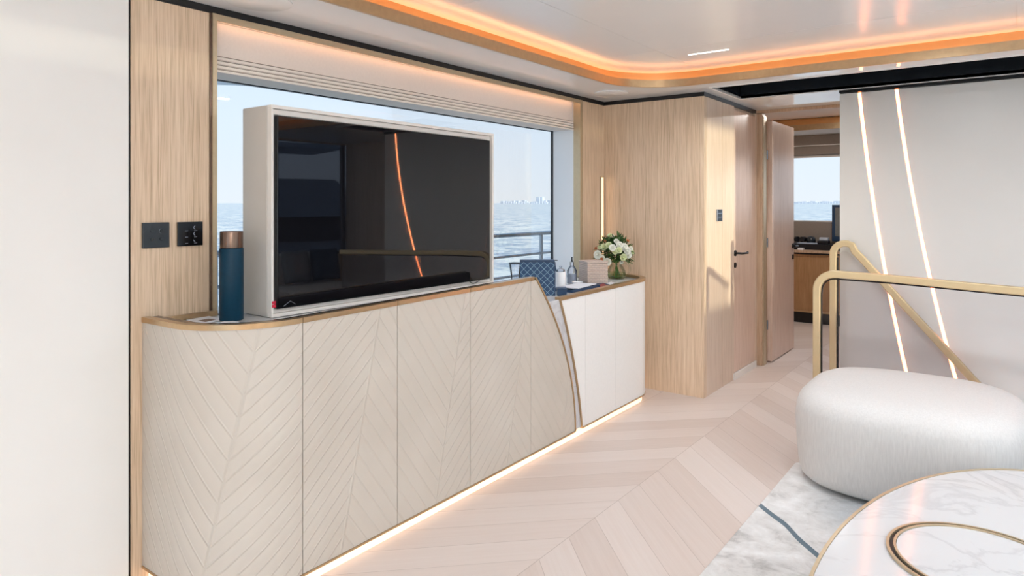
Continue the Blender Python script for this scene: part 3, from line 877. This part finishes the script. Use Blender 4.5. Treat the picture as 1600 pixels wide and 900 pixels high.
ds = mk('dish', lathe_([(.018, .001), (.022, .003), (.036, .018), (.038, .022), (.036, .022), (.022, .008), (.0, .006)], (-2.372, 3.900, ZW)), 'ceramic', smooth=40)
tag(ds, 'small white ceramic dish before the woven box', 'dish')
jg = thing('glass_pitcher', (-2.48, 3.33, ZW), 'clear glass pitcher with dark rim to the window side of the quilted box', 'pitcher')
pc = (-2.475, 3.335, ZW)
mk('bowl', lathe_([(.030, .001), (.036, .003), (.037, .02), (.028, .06), (.030, .11), (.038, .165), (.040, .178)], pc), 'tumbler', jg, smooth=40)
mk('rim', lathe(B(), [(.040, .1785), (.0425, .180), (.0425, .184), (.040, .1855), (.037, .184)], pc, 40), 'black_plate', jg, smooth=40)
hp = B(); tube(hp, [(pc[0]+.040, pc[1]+.01, ZW+.181), (pc[0]+.066, pc[1]+.035, ZW+.178), (pc[0]+.070, pc[1]+.04, ZW+.15)], .004, 8)
mk('handle', hp, 'black_plate', jg, smooth='all')

# woven box
ang = math.atan2(.12, .088)
m = Matrix.Translation((-2.336, 3.972, ZW)) @ Matrix.Rotation(ang, 4, 'Z')
t = thing('woven_box', (-2.336, 3.972, ZW), 'whitewashed woven rattan box standing before the flower vase', 'box')
bm = B(); s = .150
for k in range(11):
    o = .0015 if k % 2 else 0
    box(bm, -o, s+o, -o, s+o, .0045+k*.0122, .0045+(k+1)*.0122-.0006, mtx=m)
mk('body', bm, 'woven', t, bevel=.0012)
mk('lid', bx(-.003, s+.003, -.003, s+.003, .1395, .153, mtx=m), 'woven', t, bevel=.003)
sheet('card', [(931, 446.3), (943, 443.0), (949, 446.0), (939, 449.3)], ZW+.0036, .0012, 'wine_red', 'wine red card lying in front of the woven box', 'card')
sheet('card', [(946, 442.8), (955, 440.5), (962, 442.6), (953, 445.0)], ZW+.0036, .0012, 'paper', 'white card lying between the woven box and the brass rim', 'card')

# vase with bouquet
vc = (-2.345, 4.400, ZW)
vs = thing('vase', vc, 'round clear glass jug vase with side handle holding the flowers', 'vase')
mk('glass_body', lathe_([(.052, .001), (.064, .008), (.070, .030), (.066, .060), (.050, .088), (.038, .105), (.040, .122), (.044, .128)], vc), 'vase_glass', vs, smooth='all')
mk('water', lathe_([(.050, .004), (.062, .010), (.067, .030), (.065, .046), (.0, .0461)], vc), 'water', vs, smooth=60)
hp = B()
tube(hp, [(vc[0]+.8*(.048+.055*math.sin(a)), vc[1]+.6*(.048+.055*math.sin(a)), ZW+.070+.043*math.cos(a)) for a in us(.0, PI, 14)], .0055, 10)
mk('handle', hp, 'vase_glass', vs, smooth='all')
fl_c = Vector((vc[0]-.015, vc[1]-.005, ZW+.205))
bq = thing('bouquet', (vc[0], vc[1], ZW+.01), 'bouquet of white flowers and green leaves in the glass jug vase', 'flowers')
sm = B(); rnd = random.Random(3)
for k in range(22):
    a = rnd.uniform(0, 2*PI); r0 = rnd.uniform(.0, .035); r1 = rnd.uniform(.02, .10); h = rnd.uniform(.14, .22)
    tube(sm, [(vc[0]-r0*math.cos(a), vc[1]-r0*math.sin(a), ZW+.006), (vc[0]+.004*math.cos(a), vc[1]+.004*math.sin(a), ZW+.115), (vc[0]+r1*math.cos(a), vc[1]+r1*math.sin(a), ZW+h)], .0022, 6)
mk('stems', sm, 'stem', bq, smooth='all')
lf = B()
def leaf(bm, c, d, L, W):
    d = Vector(d).normalized(); s = d.cross(Vector((0, 0, 1)));
    if s.length < .1: s = Vector((1, 0, 0))
    s.normalize(); n_ = s.cross(d)
    P = [c, c+d*L*.35+s*W*.5-n_*.1*W, c+d*L*.7+s*W*.38, c+d*L-n_*.1*L, c+d*L*.7-s*W*.38, c+d*L*.35-s*W*.5-n_*.1*W]
    top = [bm.verts.new(p) for p in P]; mid = bm.verts.new(c+d*L*.5+n_*W*.16)
    for i in range(6): bm.faces.new((top[i], top[(i+1) % 6], mid))
for k in range(760):
    th = rnd.uniform(0, 2*PI); ph = rnd.uniform(-.55, 1.35)
    d = Vector((math.cos(th)*math.cos(ph), math.sin(th)*math.cos(ph), math.sin(ph)))
    r = rnd.uniform(.03, .132); c = fl_c+Vector((d.x*r, d.y*r, d.z*r*.95))-Vector((0, 0, .02))
    leaf(lf, c, d+Vector((rnd.uniform(-.5, .5), rnd.uniform(-.5, .5), rnd.uniform(-.4, .5))), rnd.uniform(.025, .055), rnd.uniform(.012, .026))
mk('foliage', lf, 'leaf', bq)
def bloom(c, r, d, n=3):
    bm = B(); d = Vector(d).normalized(); up = Vector((0, 0, 1)) if abs(d.z) < .9 else Vector((1, 0, 0))
    s = d.cross(up).normalized(); q = s.cross(d)
    for ringi, (cnt, rad, lift, tilt) in enumerate(((9, 1.0, 0, .35), (8, .74, .28, .8), (6, .46, .45, 1.15), (4, .22, .5, 1.4))):
        for k in range(cnt):
            a = 2*PI*(k+.5*ringi)/cnt+rnd.uniform(-.1, .1)
            o = (s*math.cos(a)+q*math.sin(a))
            tip = c+o*r*rad+d*r*(lift+.1*rnd.random()); base = c+o*r*rad*.15+d*r*lift*.4
            sd = d.cross(o).normalized()
            w = r*.45*(.5+rad*.5)
            mid = (tip+base)/2+d*r*(-.05)+o*r*.1
            v = [bm.verts.new(p) for p in (base, mid-sd*w, tip-sd*w*.55+d*r*.08, tip+d*r*.14, tip+sd*w*.55+d*r*.08, mid+sd*w)]
            bm.faces.new(v)
    lathe_b = bmesh.ops.create_icosphere(bm, subdivisions=1, radius=r*.35, matrix=Matrix.Translation(c+d*r*.25))
    return bm
right, fwd = Vector((.8, .6, 0)), Vector((-.6, .8, 0))
def at_px(px, py, back=0):     # a spot in the bouquet, on its camera side
    tt = 4.90+back; d = ray(px, py); return Vector((0, 0, HC))+d*tt
fw = [(934, 398, .026, 'petal', -.06), (941, 403, .018, 'petal', -.07), (949, 409, .024, 'petal', -.10), (944, 386, .022, 'petal_green', -.06), (938, 386, .016, 'petal_green', -.03), (951, 383, .020, 'petal_green', -.08),
      (957, 387, .021, 'petal', -.12), (968, 383, .022, 'petal', -.10), (975, 386, .024, 'petal', -.08), (980, 392, .024, 'petal', -.08), (982, 398, .022, 'petal', -.07), (974, 402, .022, 'petal_green', -.09),
      (967, 391, .020, 'petal_green', -.12), (988, 394, .015, 'petal_green', -.02), (953, 368, .016, 'petal_green', -.02), (957, 369, .012, 'petal', -.02), (963, 377, .016, 'petal', -.06), (981, 376, .010, 'orange', 0), (931, 388, .010, 'orange', .02),
      (940, 405, .010, 'orange', -.09), (971, 410, .012, 'petal', -.05), (961, 393, .018, 'petal_green', -.11), (986, 388, .014, 'petal', -.03), (946, 376, .010, 'orange', 0)]
for px, py, r, mat, bk in fw:
    r *= 1.2
    p = at_px(px, py, bk); d = (p-fl_c); d = d.normalized()+Vector((.45, -.6, .25))
    mk('bloom', bloom(p, r, d), mat, bq, smooth='all')
# ---------------------------------------------------------------- stair railings
def arc2(cx, cz, r, a0, a1, n=12): return [(cx+r*math.cos(a), cz+r*math.sin(a)) for a in us(a0, a1, n)]
def railing(y, prof, label, w, glass_poly):
    t = thing('stair_railing', (prof[0][0], y, 0), label, 'railing')
    bm = B(); rect_sweep(bm, [(x, y, z) for x, z in prof], w, w, (0, 1, 0))
    mk('rail', bm, 'rail', t, bevel=.006)
    g = B(); a = [g.verts.new((x, y-.005, z)) for x, z in glass_poly]; b = [g.verts.new((x, y+.005, z)) for x, z in glass_poly]
    g.faces.new(a); g.faces.new(b[::-1])
    for i in range(len(a)): g.faces.new((a[i], a[(i+1) % len(a)], b[(i+1) % len(a)], b[i]))
    mk('glass_panel', g, 'rail_glass', t)
    return t
yA = 4.575
zt_ = on_x  # alias
xa = -1.012; rr = .105
prA = [(xa, 0.002), (xa, .3), (xa, .6)]+arc2(xa+rr, .955-rr, rr, PI, PI/2, 12)+[(-.6, .948), (-.2, .93), (.6, .90), (1.0, .885)]
gpA = [(xa+.03, .05), (xa+.03, .80)]+[(x, z) for x, z in arc2(xa+rr, .955-rr, rr-.034, PI, PI/2, 8)]+[(-.6, .916), (.6, .868), (.98, .852), (.98, .05)]
tA = railing(yA, prA, 'champagne metal railing with glass panel and level top, nearer the white pouf', .044, gpA)
gk = B(); tube(gk, [(xa+.027, yA, z) for z in (.05, .4, .82)]+[(x, yA, z) for x, z in arc2(xa+rr, .955-rr, rr-.030, PI, PI/2, 8)]+[(-.6, yA, .920), (.6, yA, .872)], .005, 6)
mk('gasket', gk, 'rubber', tA)
yB_ = 5.10
xb = -1.022
s45 = (.757-1.085)/(-.626+.93)
prB = [(xb, .002), (xb, .4), (xb, .8)]+arc2(xb+.075, 1.045, .075, PI, PI/2-.15, 10)+[]
q0 = prB[-1]
prB += [(q0[0]+.03, q0[1]-.008), (-.885, 1.065), (-.85, 1.028), (-.626, .765), (-.3, .39), (-.06, .11), (-.02, .06)]
gpB = [(xb+.03, .05), (xb+.03, 1.03), (xb+.06, 1.07), (-.93, 1.06), (-.87, 1.0), (-.34, .39), (-.06, .06)]
tB = railing(yB_, prB, 'champagne metal stair handrail sloping down, against the white partition', .044, gpB)
gk = B(); tube(gk, [(xb+.028, yB_, z) for z in (.05, .4, .9, 1.02)], .006, 6)
mk('gasket', gk, 'rubber', tB)
# stairs going down inside the opening
for k in range(4):
    struct('stair_step', bx(-.88+.34*k, -.88+.34*(k+1)+.02, 4.665, 5.135, -.2*(k+1)-.04, -.2*(k+1)), 'oak_fine')

# ---------------------------------------------------------------- pouf, rug, table
rg = B(); prism(rg, rrect(-.945, 2.0, .9, 3.80, .03, 4), .001, .014)
tag(mk('rug', rg, 'rug', bevel=.003), 'pale grey mottled rug with a dark teal line beneath the white pouf', 'rug')
pf = B(); rings = []
PC = (-.43, 3.90); HX, HYY = .50, .49
def srect(a, hx, hy, p=3.2):
    c_, s_ = math.cos(a), math.sin(a)
    return (hx*abs(c_)**(2/p)*(1 if c_ >= 0 else -1), hy*abs(s_)**(2/p)*(1 if s_ >= 0 else -1))
for z, k in ((.030, .84), (.032, .92), (.05, .955), (.09, .972), (.16, .985), (.25, .997), (.32, 1.0), (.375, .992), (.415, .965), (.443, .915), (.461, .84), (.472, .74), (.479, .6), (.483, .4), (.485, .2), (.4855, .03)):
    rings.append([(PC[0]+srect(2*PI*i/72, HX*k, HYY*k)[0], PC[1]+srect(2*PI*i/72, HX*k, HYY*k)[1], z) for i in range(72)])
loft(pf, rings)
t = thing('pouf', (PC[0], PC[1], .0145), 'large rounded white upholstered pouf on the edge of the rug', 'pouf')
mk('cushion', pf, 'boucle', t, smooth='all')
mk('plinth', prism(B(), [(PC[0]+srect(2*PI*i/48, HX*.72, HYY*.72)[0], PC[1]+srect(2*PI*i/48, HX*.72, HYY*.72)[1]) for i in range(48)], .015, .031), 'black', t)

TC = (.155, 2.08); TA, TB = .61, 1.17; ZT = .38
t = thing('coffee_table', (TC[0], TC[1], .0145), 'oval white marble coffee table with brass edge on the rug', 'table')
el = lambda k, z, n=96: [(TC[0]+(TA+k)*math.cos(2*PI*i/n), TC[1]+(TB+k)*math.sin(2*PI*i/n), z) for i in range(n)]
mk('top', loft(B(), [el(-.008, ZT-.022), el(-.008, ZT)]), 'marble', t)
bm = B(); loft(bm, [el(-.0075, ZT-.026), el(.002, ZT-.026), el(.004, ZT-.004), el(.002, ZT+.003), el(-.0075, ZT+.003)], close=True)
mk('edge_band', bm, 'brass_pale', t, smooth=40, label='brass edge')
mk('pedestal', lathe(B(), [(.36, .0155), (.34, .03), (.24, .18), (.28, ZT-.027)], (TC[0], TC[1], 0), 48, 1, 1.7), 'brass_pale', t, smooth=40)
RC = (-.075, 2.315)
rl = lambda r, z, n=72: [(RC[0]+r*math.cos(2*PI*i/n), RC[1]+r*math.sin(2*PI*i/n), z) for i in range(n)]
mk('ring_inlay', loft(B(), [rl(.232, ZT+.0005), rl(.240, ZT+.0005), rl(.240, ZT+.008), rl(.232, ZT+.008)], close=True), 'brass_pale', t, smooth=40, label='outer brass ring')
mk('ring_groove', loft(B(), [rl(.222, ZT+.0005), rl(.231, ZT+.0005), rl(.231, ZT+.003), rl(.222, ZT+.003)], close=True), 'black', t)
mk('ring_inlay', loft(B(), [rl(.214, ZT+.0005), rl(.221, ZT+.0005), rl(.221, ZT+.010), rl(.214, ZT+.010)], close=True), 'brass_pale', t, smooth=40)
mk('ring_disc', loft(B(), [rl(.213, ZT+.0005), rl(.213, ZT+.006)]), 'marble', t)

# ---------------------------------------------------------------- sofa opposite (seen in the television's reflection)
sf = thing('sofa', (2.0, 3.9, 0), 'light grey sofa along the side opposite the television', 'sofa')
mk('base', bx(1.45, 2.40, 2.3, 5.3, .06, .30), 'boucle', sf, bevel=.03)
for k in range(3):
    mk('seat', bx(1.43, 2.12, 2.32+.99*k, 3.30+.99*k, .305, .46), 'boucle', sf, bevel=.05)
mk('backrest', bx(2.13, 2.40, 2.3, 5.3, .305, .80), 'boucle', sf, bevel=.06)
def cushion(name, c, rz, tilt, mat, label, s=.19):
    bm = B(); n = 14
    def P(i, j, sgn):
        u, v = -1+2*i/n, -1+2*j/n
        th = .075*max(0, (1-u**4)*(1-v**4))**.5
        pin = 1-.06*(1-abs(u*v))*(abs(u)**6+abs(v)**6)
        return Vector((sgn*th, u*s*pin, v*s*pin))
    m = Matrix.Translation(c) @ Matrix.Rotation(rz, 4, 'Z') @ Matrix.Rotation(tilt, 4, 'Y')
    g = {}
    for sgn in (1, -1):
        for i in range(n+1):
            for j in range(n+1):
                edge = i in (0, n) or j in (0, n)
                key = (i, j, 0 if edge else sgn)
                if key not in g: g[key] = bm.verts.new(m @ P(i, j, 0 if edge else sgn))
        K = lambda i, j: g[(i, j, 0 if (i in (0, n) or j in (0, n)) else sgn)]
        for i in range(n):
            for j in range(n): bm.faces.new((K(i, j), K(i+1, j), K(i+1, j+1), K(i, j+1)))
    tag(mk(name, bm, mat, smooth='all'), label, 'cushion')
M['cush_blue'] = plain('dark_blue_fabric', (22, 62, 90), .8, 0, .08, 90)
M['cush_grey'] = plain('grey_blue_fabric', (130, 138, 146), .8, 0, .08, 90)
cushion('cushion', (1.96, 5.11, .665), .1, .22, 'cush_blue', 'dark blue square cushion at the forward end of the sofa')
cushion('cushion', (1.96, 4.71, .665), -.1, .22, 'cush_grey', 'grey-blue square cushion beside the dark blue one at the forward end')
cushion('cushion', (1.96, 2.75, .665), .15, .22, 'cush_blue', 'dark blue square cushion at the aft end of the sofa')

# ---------------------------------------------------------------- helm beyond the passage
hw = B()
box(hw, -2.7, -2.6, 6.05, 9.4, 0, 2.42)
box(hw, -2.6, XS-.03, 5.95, 6.05, 0, 2.42)
box(hw, -.93, 2.6, 5.95, 6.0, 0, 2.42)
struct('wall_helm', hw, 'oak_fine')
struct('ceiling', bx(-2.6, 2.6, 6.02, 8.2, 2.372, 2.40), 'ceiling_mat')
struct('ceiling', bx(-2.6, 2.6, 8.235, 9.0, 2.24, 2.26), 'ceiling_mat')
struct('trim_20', bx(-2.6, 2.6, 8.200, 8.214, 2.235, 2.300), 'brass')
struct('trim_21', bx(-2.6, 2.6, 8.240, 8.246, 2.262, 2.37), 'cove')
struct('trim_22', bx(-2.6, 2.6, 8.216, 8.232, 2.2405, 2.247), 'led_cove')
hw = B()
box(hw, -2.6, 2.6, 9.0, 9.1, 0, 1.165); box(hw, -2.6, 2.6, 9.0, 9.1, 1.985, 2.42)
struct('wall_forward', hw, 'valance')
w2 = B(); box(w2, -2.6, 2.6, 8.98, 9.0, 1.965, 1.995); box(w2, -2.6, 2.6, 8.98, 9.0, 1.165, 1.18); box(w2, -2.50, -2.42, 9.0, 9.06, 1.18, 1.965); box(w2, 0, .08, 9.0, 9.06, 1.18, 1.965)
w2 = struct('window_2', w2, 'white')
mk('pane', bx(-2.6, 2.6, 9.02, 9.026, 1.17, 1.985), 'glass', w2)
vl = B(); box(vl, -2.5, 2.5, 8.90, 8.96, 2.115, 2.238); box(vl, -2.5, 2.5, 8.92, 8.96, 1.999, 2.105); 
t = thing('valance', (-1.5, 8.93, 2.0), 'taupe fabric blind above the far helm window', 'blind')
mk('fabric', vl, 'valance', t); mk('blind_line', bx(-2.5, 2.5, 8.892, 8.96, 2.1055, 2.1145), 'white', t)
hc = thing('helm_console', (-1.6, 8.6, 0), 'honey wood console cabinet with black top below the far window', 'console')
mk('cabinet_body', bx(-2.4, .8, 8.30, 8.95, .13, .80), 'helm_wood', hc)
mk('plinth', bx(-2.4, .8, 8.34, 8.95, 0.001, .13), 'black', hc)
mk('bottom_trim', bx(-2.4, .8, 8.29, 8.33, .13, .15), 'brass', hc)
mk('top_edge', bx(-2.42, .82, 8.27, 8.95, .822, .848), 'frame_wood', hc)
mk('shadow_gap', bx(-2.4, .8, 8.31, 8.95, .8005, .8215), 'black', hc)
mk('upper_tier', bx(-2.42, .82, 8.42, 8.95, .8485, .915), 'helm_black', hc)
mk('dash_panel', bx(-2.42, .82, 8.88, 8.98, .9155, 1.163), 'valance', hc)
def hx(px, y=8.6):
    u = (px-800)/F; return y*(-.6+.8*u)/(.8+.6*u)
t = thing('monitor', (hx(1310), 8.62, .916), 'black framed monitor standing at the end of the helm console', 'monitor')
mm = Matrix.Translation((hx(1311)+.05, 8.62, .916)) @ Matrix.Rotation(-.2, 4, 'Z')
mk('housing', bx(-.14, .30, 0, .04, .03, .46, mtx=mm), 'navy', t, bevel=.004); mk('screen', bx(-.10, .27, -.004, -.0005, .09, .43, mtx=mm), 'screen_back', t); mk('stand', bx(-.02, .18, -.02, .08, .001, .0295, mtx=mm), 'helm_black', t)
t = mk('chart', bx(hx(1248), hx(1281), 8.50, 8.66, .916, .920), 'grey_white'); tag(t, 'pale blue-white sheet lying on the black helm top', 'papers')
t = mk('compass', lathe(B(), [(.05, 0), (.055, .01), (.055, .035), (.045, .06), (.025, .075), (0, .08)], (hx(1266, 8.7), 8.74, .916), 24), 'black_plate', smooth=40); tag(t, 'small black dome compass on the helm console', 'compass')
t = thing('telephone', (hx(1287), 8.55, .916), 'black handset unit with a pale top on the helm console', 'telephone')
xx = hx(1287, 8.55)
mk('body', bx(xx-.06, xx+.06, 8.50, 8.62, .9165, .955), 'helm_black', t, bevel=.006)
mk('handset', bx(xx-.045, xx+.05, 8.53, 8.60, .956, .99, mtx=None), 'grey_white', t, bevel=.006)
t = mk('binoculars', (lambda b: (tube(b, [(hx(1251, 8.75)-.05, 8.74, .955), (hx(1251, 8.75)-.02, 8.60+.1, .955)], .032, 12), tube(b, [(hx(1251, 8.75)+.04, 8.76, .955), (hx(1251, 8.75)+.03, 8.68, .955)], .032, 12), box(b, hx(1251, 8.75)-.04, hx(1251, 8.75)+.04, 8.71, 8.74, .945, .965), b)[-1])(B()), 'helm_black', smooth=40)
tag(t, 'black binoculars lying near the door side of the helm console', 'binoculars')
t = mk('notepad', bx(hx(1247, 8.33), hx(1255, 8.33), 8.31, 8.38, .849, .872), 'paper'); tag(t, 'small white notepad on the wooden edge of the helm console', 'notepad')

# ---------------------------------------------------------------- outside
sea = holed(B(), [(-4000, -4000), (4000, -4000), (4000, 4000), (-4000, 4000)], [[(-3.5, -6), (3.5, -6), (3.5, 14), (-3.5, 14)]], -2.0)
s_ = mk('sea', sea, 'sea'); s_['kind'] = 'structure'
hb = B(); box(hb, -3.9, -2.95, -7, 12, -1.9, -.12); box(hb, 2.95, 3.9, -7, 12, -1.9, -.12); box(hb, -3.9, 3.9, -7, YB-.1, -1.9, -.12)
struct('hull', hb, 'ext_white')
dk = B(); box(dk, -3.85, -3.0, -7, 12, -.12, 0.0); box(dk, 3.0, 3.85, -7, 12, -.12, 0.0); box(dk, -3.0, 3.0, -7, YB-.1, -.12, 0.0)
struct('deck', dk, 'white')
# overhang above the side deck
oh = []
for px, py in ((300, 133.5), (336, 132.5), (370, 133.5), (400, 135.5), (425, 139.5)): p = on_z(px, py, 2.12); oh.append((p.x, p.y))
struct('roof', prism(B(), [(-3.0, 1.0), (-3.9, 1.0)]+oh+[(-3.0, 3.2)], 2.12, 2.2), 'ext_white')
def deck_rail(x, label):
    t = thing('deck_railing', (x, 3, 0), label, 'railing')
    for z, r in ((1.113, .019), (.925, .012), (.745, .012)):
        mk('rail', tube(B(), [(x, y, z) for y in us(-4, 11, 6)], r, 12), 'steel', t, smooth=60)
    for k in range(-2, 5):
        y = 5.26+1.62*(k-3)+.0
        mk('stanchion', tube(B(), [(x, y, 0.001), (x, y, 1.11)], .017, 12), 'steel', t, smooth=60)
    return t
deck_rail(-3.6, 'steel guard rail outside the window beyond the television')
# motor yacht lying on the starboard side, reflected in the television
yt = thing('motor_yacht', (13.0, 13.0, -2.0), 'white motor yacht moored off the side opposite the television', 'boat')
ym = Matrix.Translation((13.0, 13.0, -2.0)) @ Matrix.Rotation(math.radians(18), 4, 'Z')
hl = []
for yy, wdt, zt2 in ((-8, 1.9, 1.5), (-5, 2.1, 1.6), (0, 2.2, 1.8), (4, 1.9, 2.1), (7, 1.1, 2.4), (9, .08, 2.7)):
    hl.append([ym @ Vector(p) for p in ((-wdt, yy, zt2), (-wdt*.85, yy, .6), (-wdt*.5, yy*.97, -.3), (wdt*.5, yy*.97, -.3), (wdt*.85, yy, .6), (wdt, yy, zt2))])
mk('hull', loft(B(), hl), 'ext_white', yt)
def house(name, y0_, y1_, w_, z0_, z1_, rake, mat):
    rr_ = [[ym @ Vector(p) for p in ((-w_, y0_, z0_), (w_, y0_, z0_), (w_, y1_, z0_), (-w_, y1_, z0_))], [ym @ Vector(p) for p in ((-w_*.88, y0_+.1, z1_), (w_*.88, y0_+.1, z1_), (w_*.88, y1_-rake, z1_), (-w_*.88, y1_-rake, z1_))]]
    mk(name, loft(B(), rr_), mat, yt)
house('deckhouse', -6, 3.5, 1.7, 1.75, 2.3, .2, 'ext_white'); house('window_band', -5.8, 3.2, 1.66, 2.301, 3.0, .9, 'black_plate2'); house('upper_deck', -7.5, 2.6, 1.75, 3.001, 3.3, .3, 'ext_white')
house('flybridge', -4, 1.2, 1.35, 3.301, 4.1, .8, 'ext_white'); house('hardtop', -5, 0.6, 1.4, 5.0, 5.15, .2, 'ext_white')
for a_ in (-1, 1):
    mk('arch', tube(B(), [ym @ Vector((1.1*a_, -4.2, 3.301)), ym @ Vector((1.1*a_, -3.6, 5.0))], .12, 8), 'ext_white', yt)

# faint city on the horizon
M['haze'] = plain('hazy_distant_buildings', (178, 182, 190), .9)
cy_ = B(); rnd = random.Random(11)
def far(px, dist=2600):
    d = ray(px, 0); d.z = 0; return Vector((d.x, d.y, 0))*dist
for px in list(range(786, 868, 4))+[838, 841, 846, 851]:
    p = far(px+rnd.uniform(-1, 1)); h = rnd.uniform(5, 13)
    if px in (841, 846): h = 26
    box(cy_, p.x-7, p.x+7, p.y-7, p.y+7, -2.0, -2+h)
for px in range(1246, 1312, 4):
    p = far(px+rnd.uniform(-1, 1)); h = rnd.uniform(5, 11); box(cy_, p.x-9, p.x+9, p.y-9, p.y+9, -2, -2+h)
tag(mk('skyline', cy_, 'haze'), 'hazy far city skyline on the sea horizon outside the windows', 'skyline', kind='stuff')

# ---------------------------------------------------------------- lights
wd = bpy.data.worlds.new('sky'); C.world = wd; wd.use_nodes = True; nt = wd.node_tree; nt.nodes.clear()
def N(t_, **k):
    n_ = nt.nodes.new(t_)
    for a, b in k.items(): setattr(n_, a, b)
    return n_
tc = N('ShaderNodeTexCoord'); sp = N('ShaderNodeSeparateXYZ'); nt.links.new(tc.outputs['Generated'], sp.inputs[0])
rp = N('ShaderNodeValToRGB'); e = rp.color_ramp.elements
e[0].position = 0.0; e[0].color = (.82, .88, .93, 1); e[1].position = .5; e[1].color = (.52, .74, 1.0, 1)
m1 = e.new(.10); m1.color = (.76, .87, .98, 1)
nt.links.new(sp.outputs[2], rp.inputs[0])
# sky brighter towards the sun (starboard side) and aft
dt = N('ShaderNodeVectorMath', operation='DOT_PRODUCT'); nt.links.new(tc.outputs['Generated'], dt.inputs[0]); dt.inputs[1].default_value = (.985, -.17, 0)
mr = N('ShaderNodeMapRange'); mr.interpolation_type = 'SMOOTHSTEP'
mr.inputs[1].default_value = -.05; mr.inputs[2].default_value = .9; mr.inputs[3].default_value = .88; mr.inputs[4].default_value = 3.3
nt.links.new(dt.outputs['Value'], mr.inputs[0])
bg = N('ShaderNodeBackground'); nt.links.new(rp.outputs[0], bg.inputs[0]); nt.links.new(mr.outputs[0], bg.inputs[1])
wo = N('ShaderNodeOutputWorld'); nt.links.new(bg.outputs[0], wo.inputs[0])

sun = bpy.data.lights.new('sun', 'SUN'); so = bpy.data.objects.new('sun', sun); COL.objects.link(so)
sun.energy = 2.8; sun.angle = math.radians(1.5); sun.color = (1, .93, .70)
sd = Vector((-.976, .212, -.045)); so.rotation_euler = sd.to_track_quat('-Z', 'Y').to_euler(); so.location = (20, 0, 5)

def portal(loc, rot, sx_, sy_):
    l = bpy.data.lights.new('portal', 'AREA'); l.shape = 'RECTANGLE'; l.size = sx_; l.size_y = sy_; l.cycles.is_portal = True
    o = bpy.data.objects.new('portal', l); COL.objects.link(o); o.location = loc; o.rotation_euler = rot
portal((XR+.12, 1.0, 1.45), (0, PI/2, 0), 1.46, 6.8)
portal((XR+.12, 5.98, 1.45), (0, PI/2, 0), 1.46, 2.45)
portal((0, YB-.12, 1.05), (PI/2, 0, 0), 3.8, 2.1)
portal((XW-.05, (WY0+WY1)/2, 1.4), (0, -PI/2, 0), 1.1, WY1-WY0)
portal((-0.5, 9.12, 1.57), (-PI/2, 0, 0), 4.2, .8)

# slim uplighter added behind the camera to brighten the ceiling
fz = thing('fill_uplighter', (1.9, -1.7, 0), 'slim brass uplighter added out of view to brighten the ceiling', 'lamp')
mk('base', lathe(B(), [(.14, .001), (.14, .02), (.02, .03)], (1.9, -1.7, 0), 32), 'brass', fz, smooth=40)
mk('pole', tube(B(), [(1.9, -1.7, .025), (1.9, -1.7, 1.50)], .012, 12), 'brass', fz, smooth=60)
mk('lamp_shade', lathe(B(), [(.03, 1.50), (.13, 1.60), (.135, 1.60), (.03, 1.49)], (1.9, -1.7, 0), 32), 'brass', fz, smooth=40)
l = bpy.data.lights.new('uplighter_fill', 'AREA'); l.shape = 'DISK'; l.size = .2; l.energy = 190; l.color = (.88, .95, 1)
o = bpy.data.objects.new('uplighter_fill', l); COL.objects.link(o); o.location = (1.9, -1.7, 1.61); o.rotation_euler = (PI, 0, 0)

# downlights added in the ceiling, out of view, as fill light
def downlight(x, y, z, e_, label, size=.10):
    t = thing('downlight', (x, y, z), label, 'light', 'round downlights added to fill the saloon with light')
    mk('lens', lathe(B(), [(.036, -.003), (.036, -.0005)], (x, y, z), 24), 'led_cool', t)
    mk('bezel', loft(B(), [[(x+r*math.cos(a), y+r*math.sin(a), z+dz) for a in [2*PI*i/24 for i in range(24)]] for r, dz in ((.0365, -.0005), (.0365, -.005), (.045, -.004), (.045, -.0005))], close=True), 'white', t)
    l = bpy.data.lights.new('fill_lamp', 'AREA'); l.shape = 'DISK'; l.size = size; l.energy = e_; l.color = (.88, .94, 1)
    o = bpy.data.objects.new('fill_lamp', l); COL.objects.link(o); o.location = (x, y, z-.012); o.visible_camera = True
for x in (-.38, .7, 1.7):
    for y in (-1.9, -.2, 1.5, 3.05):
        downlight(x, y, ZI-.003, 7 if y > 3 else 4, 'small round white downlight added out of view as fill light')
l = bpy.data.lights.new('helm_lamp', 'AREA'); l.shape = 'DISK'; l.size = .12; l.energy = 12; l.color = (1, .96, .92)
o = bpy.data.objects.new('helm_lamp', l); COL.objects.link(o); o.location = (-1.45, 7.4, 2.36)
p = thing('downlight', (-1.45, 7.4, 2.371), 'small grey downlight in the helm ceiling beyond the passage', 'light')
mk('bezel', lathe(B(), [(.06, -.006), (.06, -.0005)], (-1.45, 7.4, 2.371), 24), 'steel', p)
l = bpy.data.lights.new('hall_area_light', 'AREA'); l.shape = 'DISK'; l.size = .08; l.energy = 2; l.spread = math.radians(95); l.color = (1, .96, .92)  # area light above the passage, with no fitting
o = bpy.data.objects.new('hall_area_light', l); COL.objects.link(o); o.location = (-1.38, 5.55, 2.185)

C.view_settings.view_transform = 'Standard'; C.view_settings.look = 'None'; C.view_settings.gamma = 1
C.view_settings.use_curve_mapping = False; C.view_settings.exposure = 0.3
C.cycles.use_denoising = True
C.cycles.max_bounces = 10; C.cycles.diffuse_bounces = 6; C.cycles.transparent_max_bounces = 16
C.cycles.sample_clamp_indirect = 6
C.cycles.caustics_reflective = False; C.cycles.caustics_refractive = False
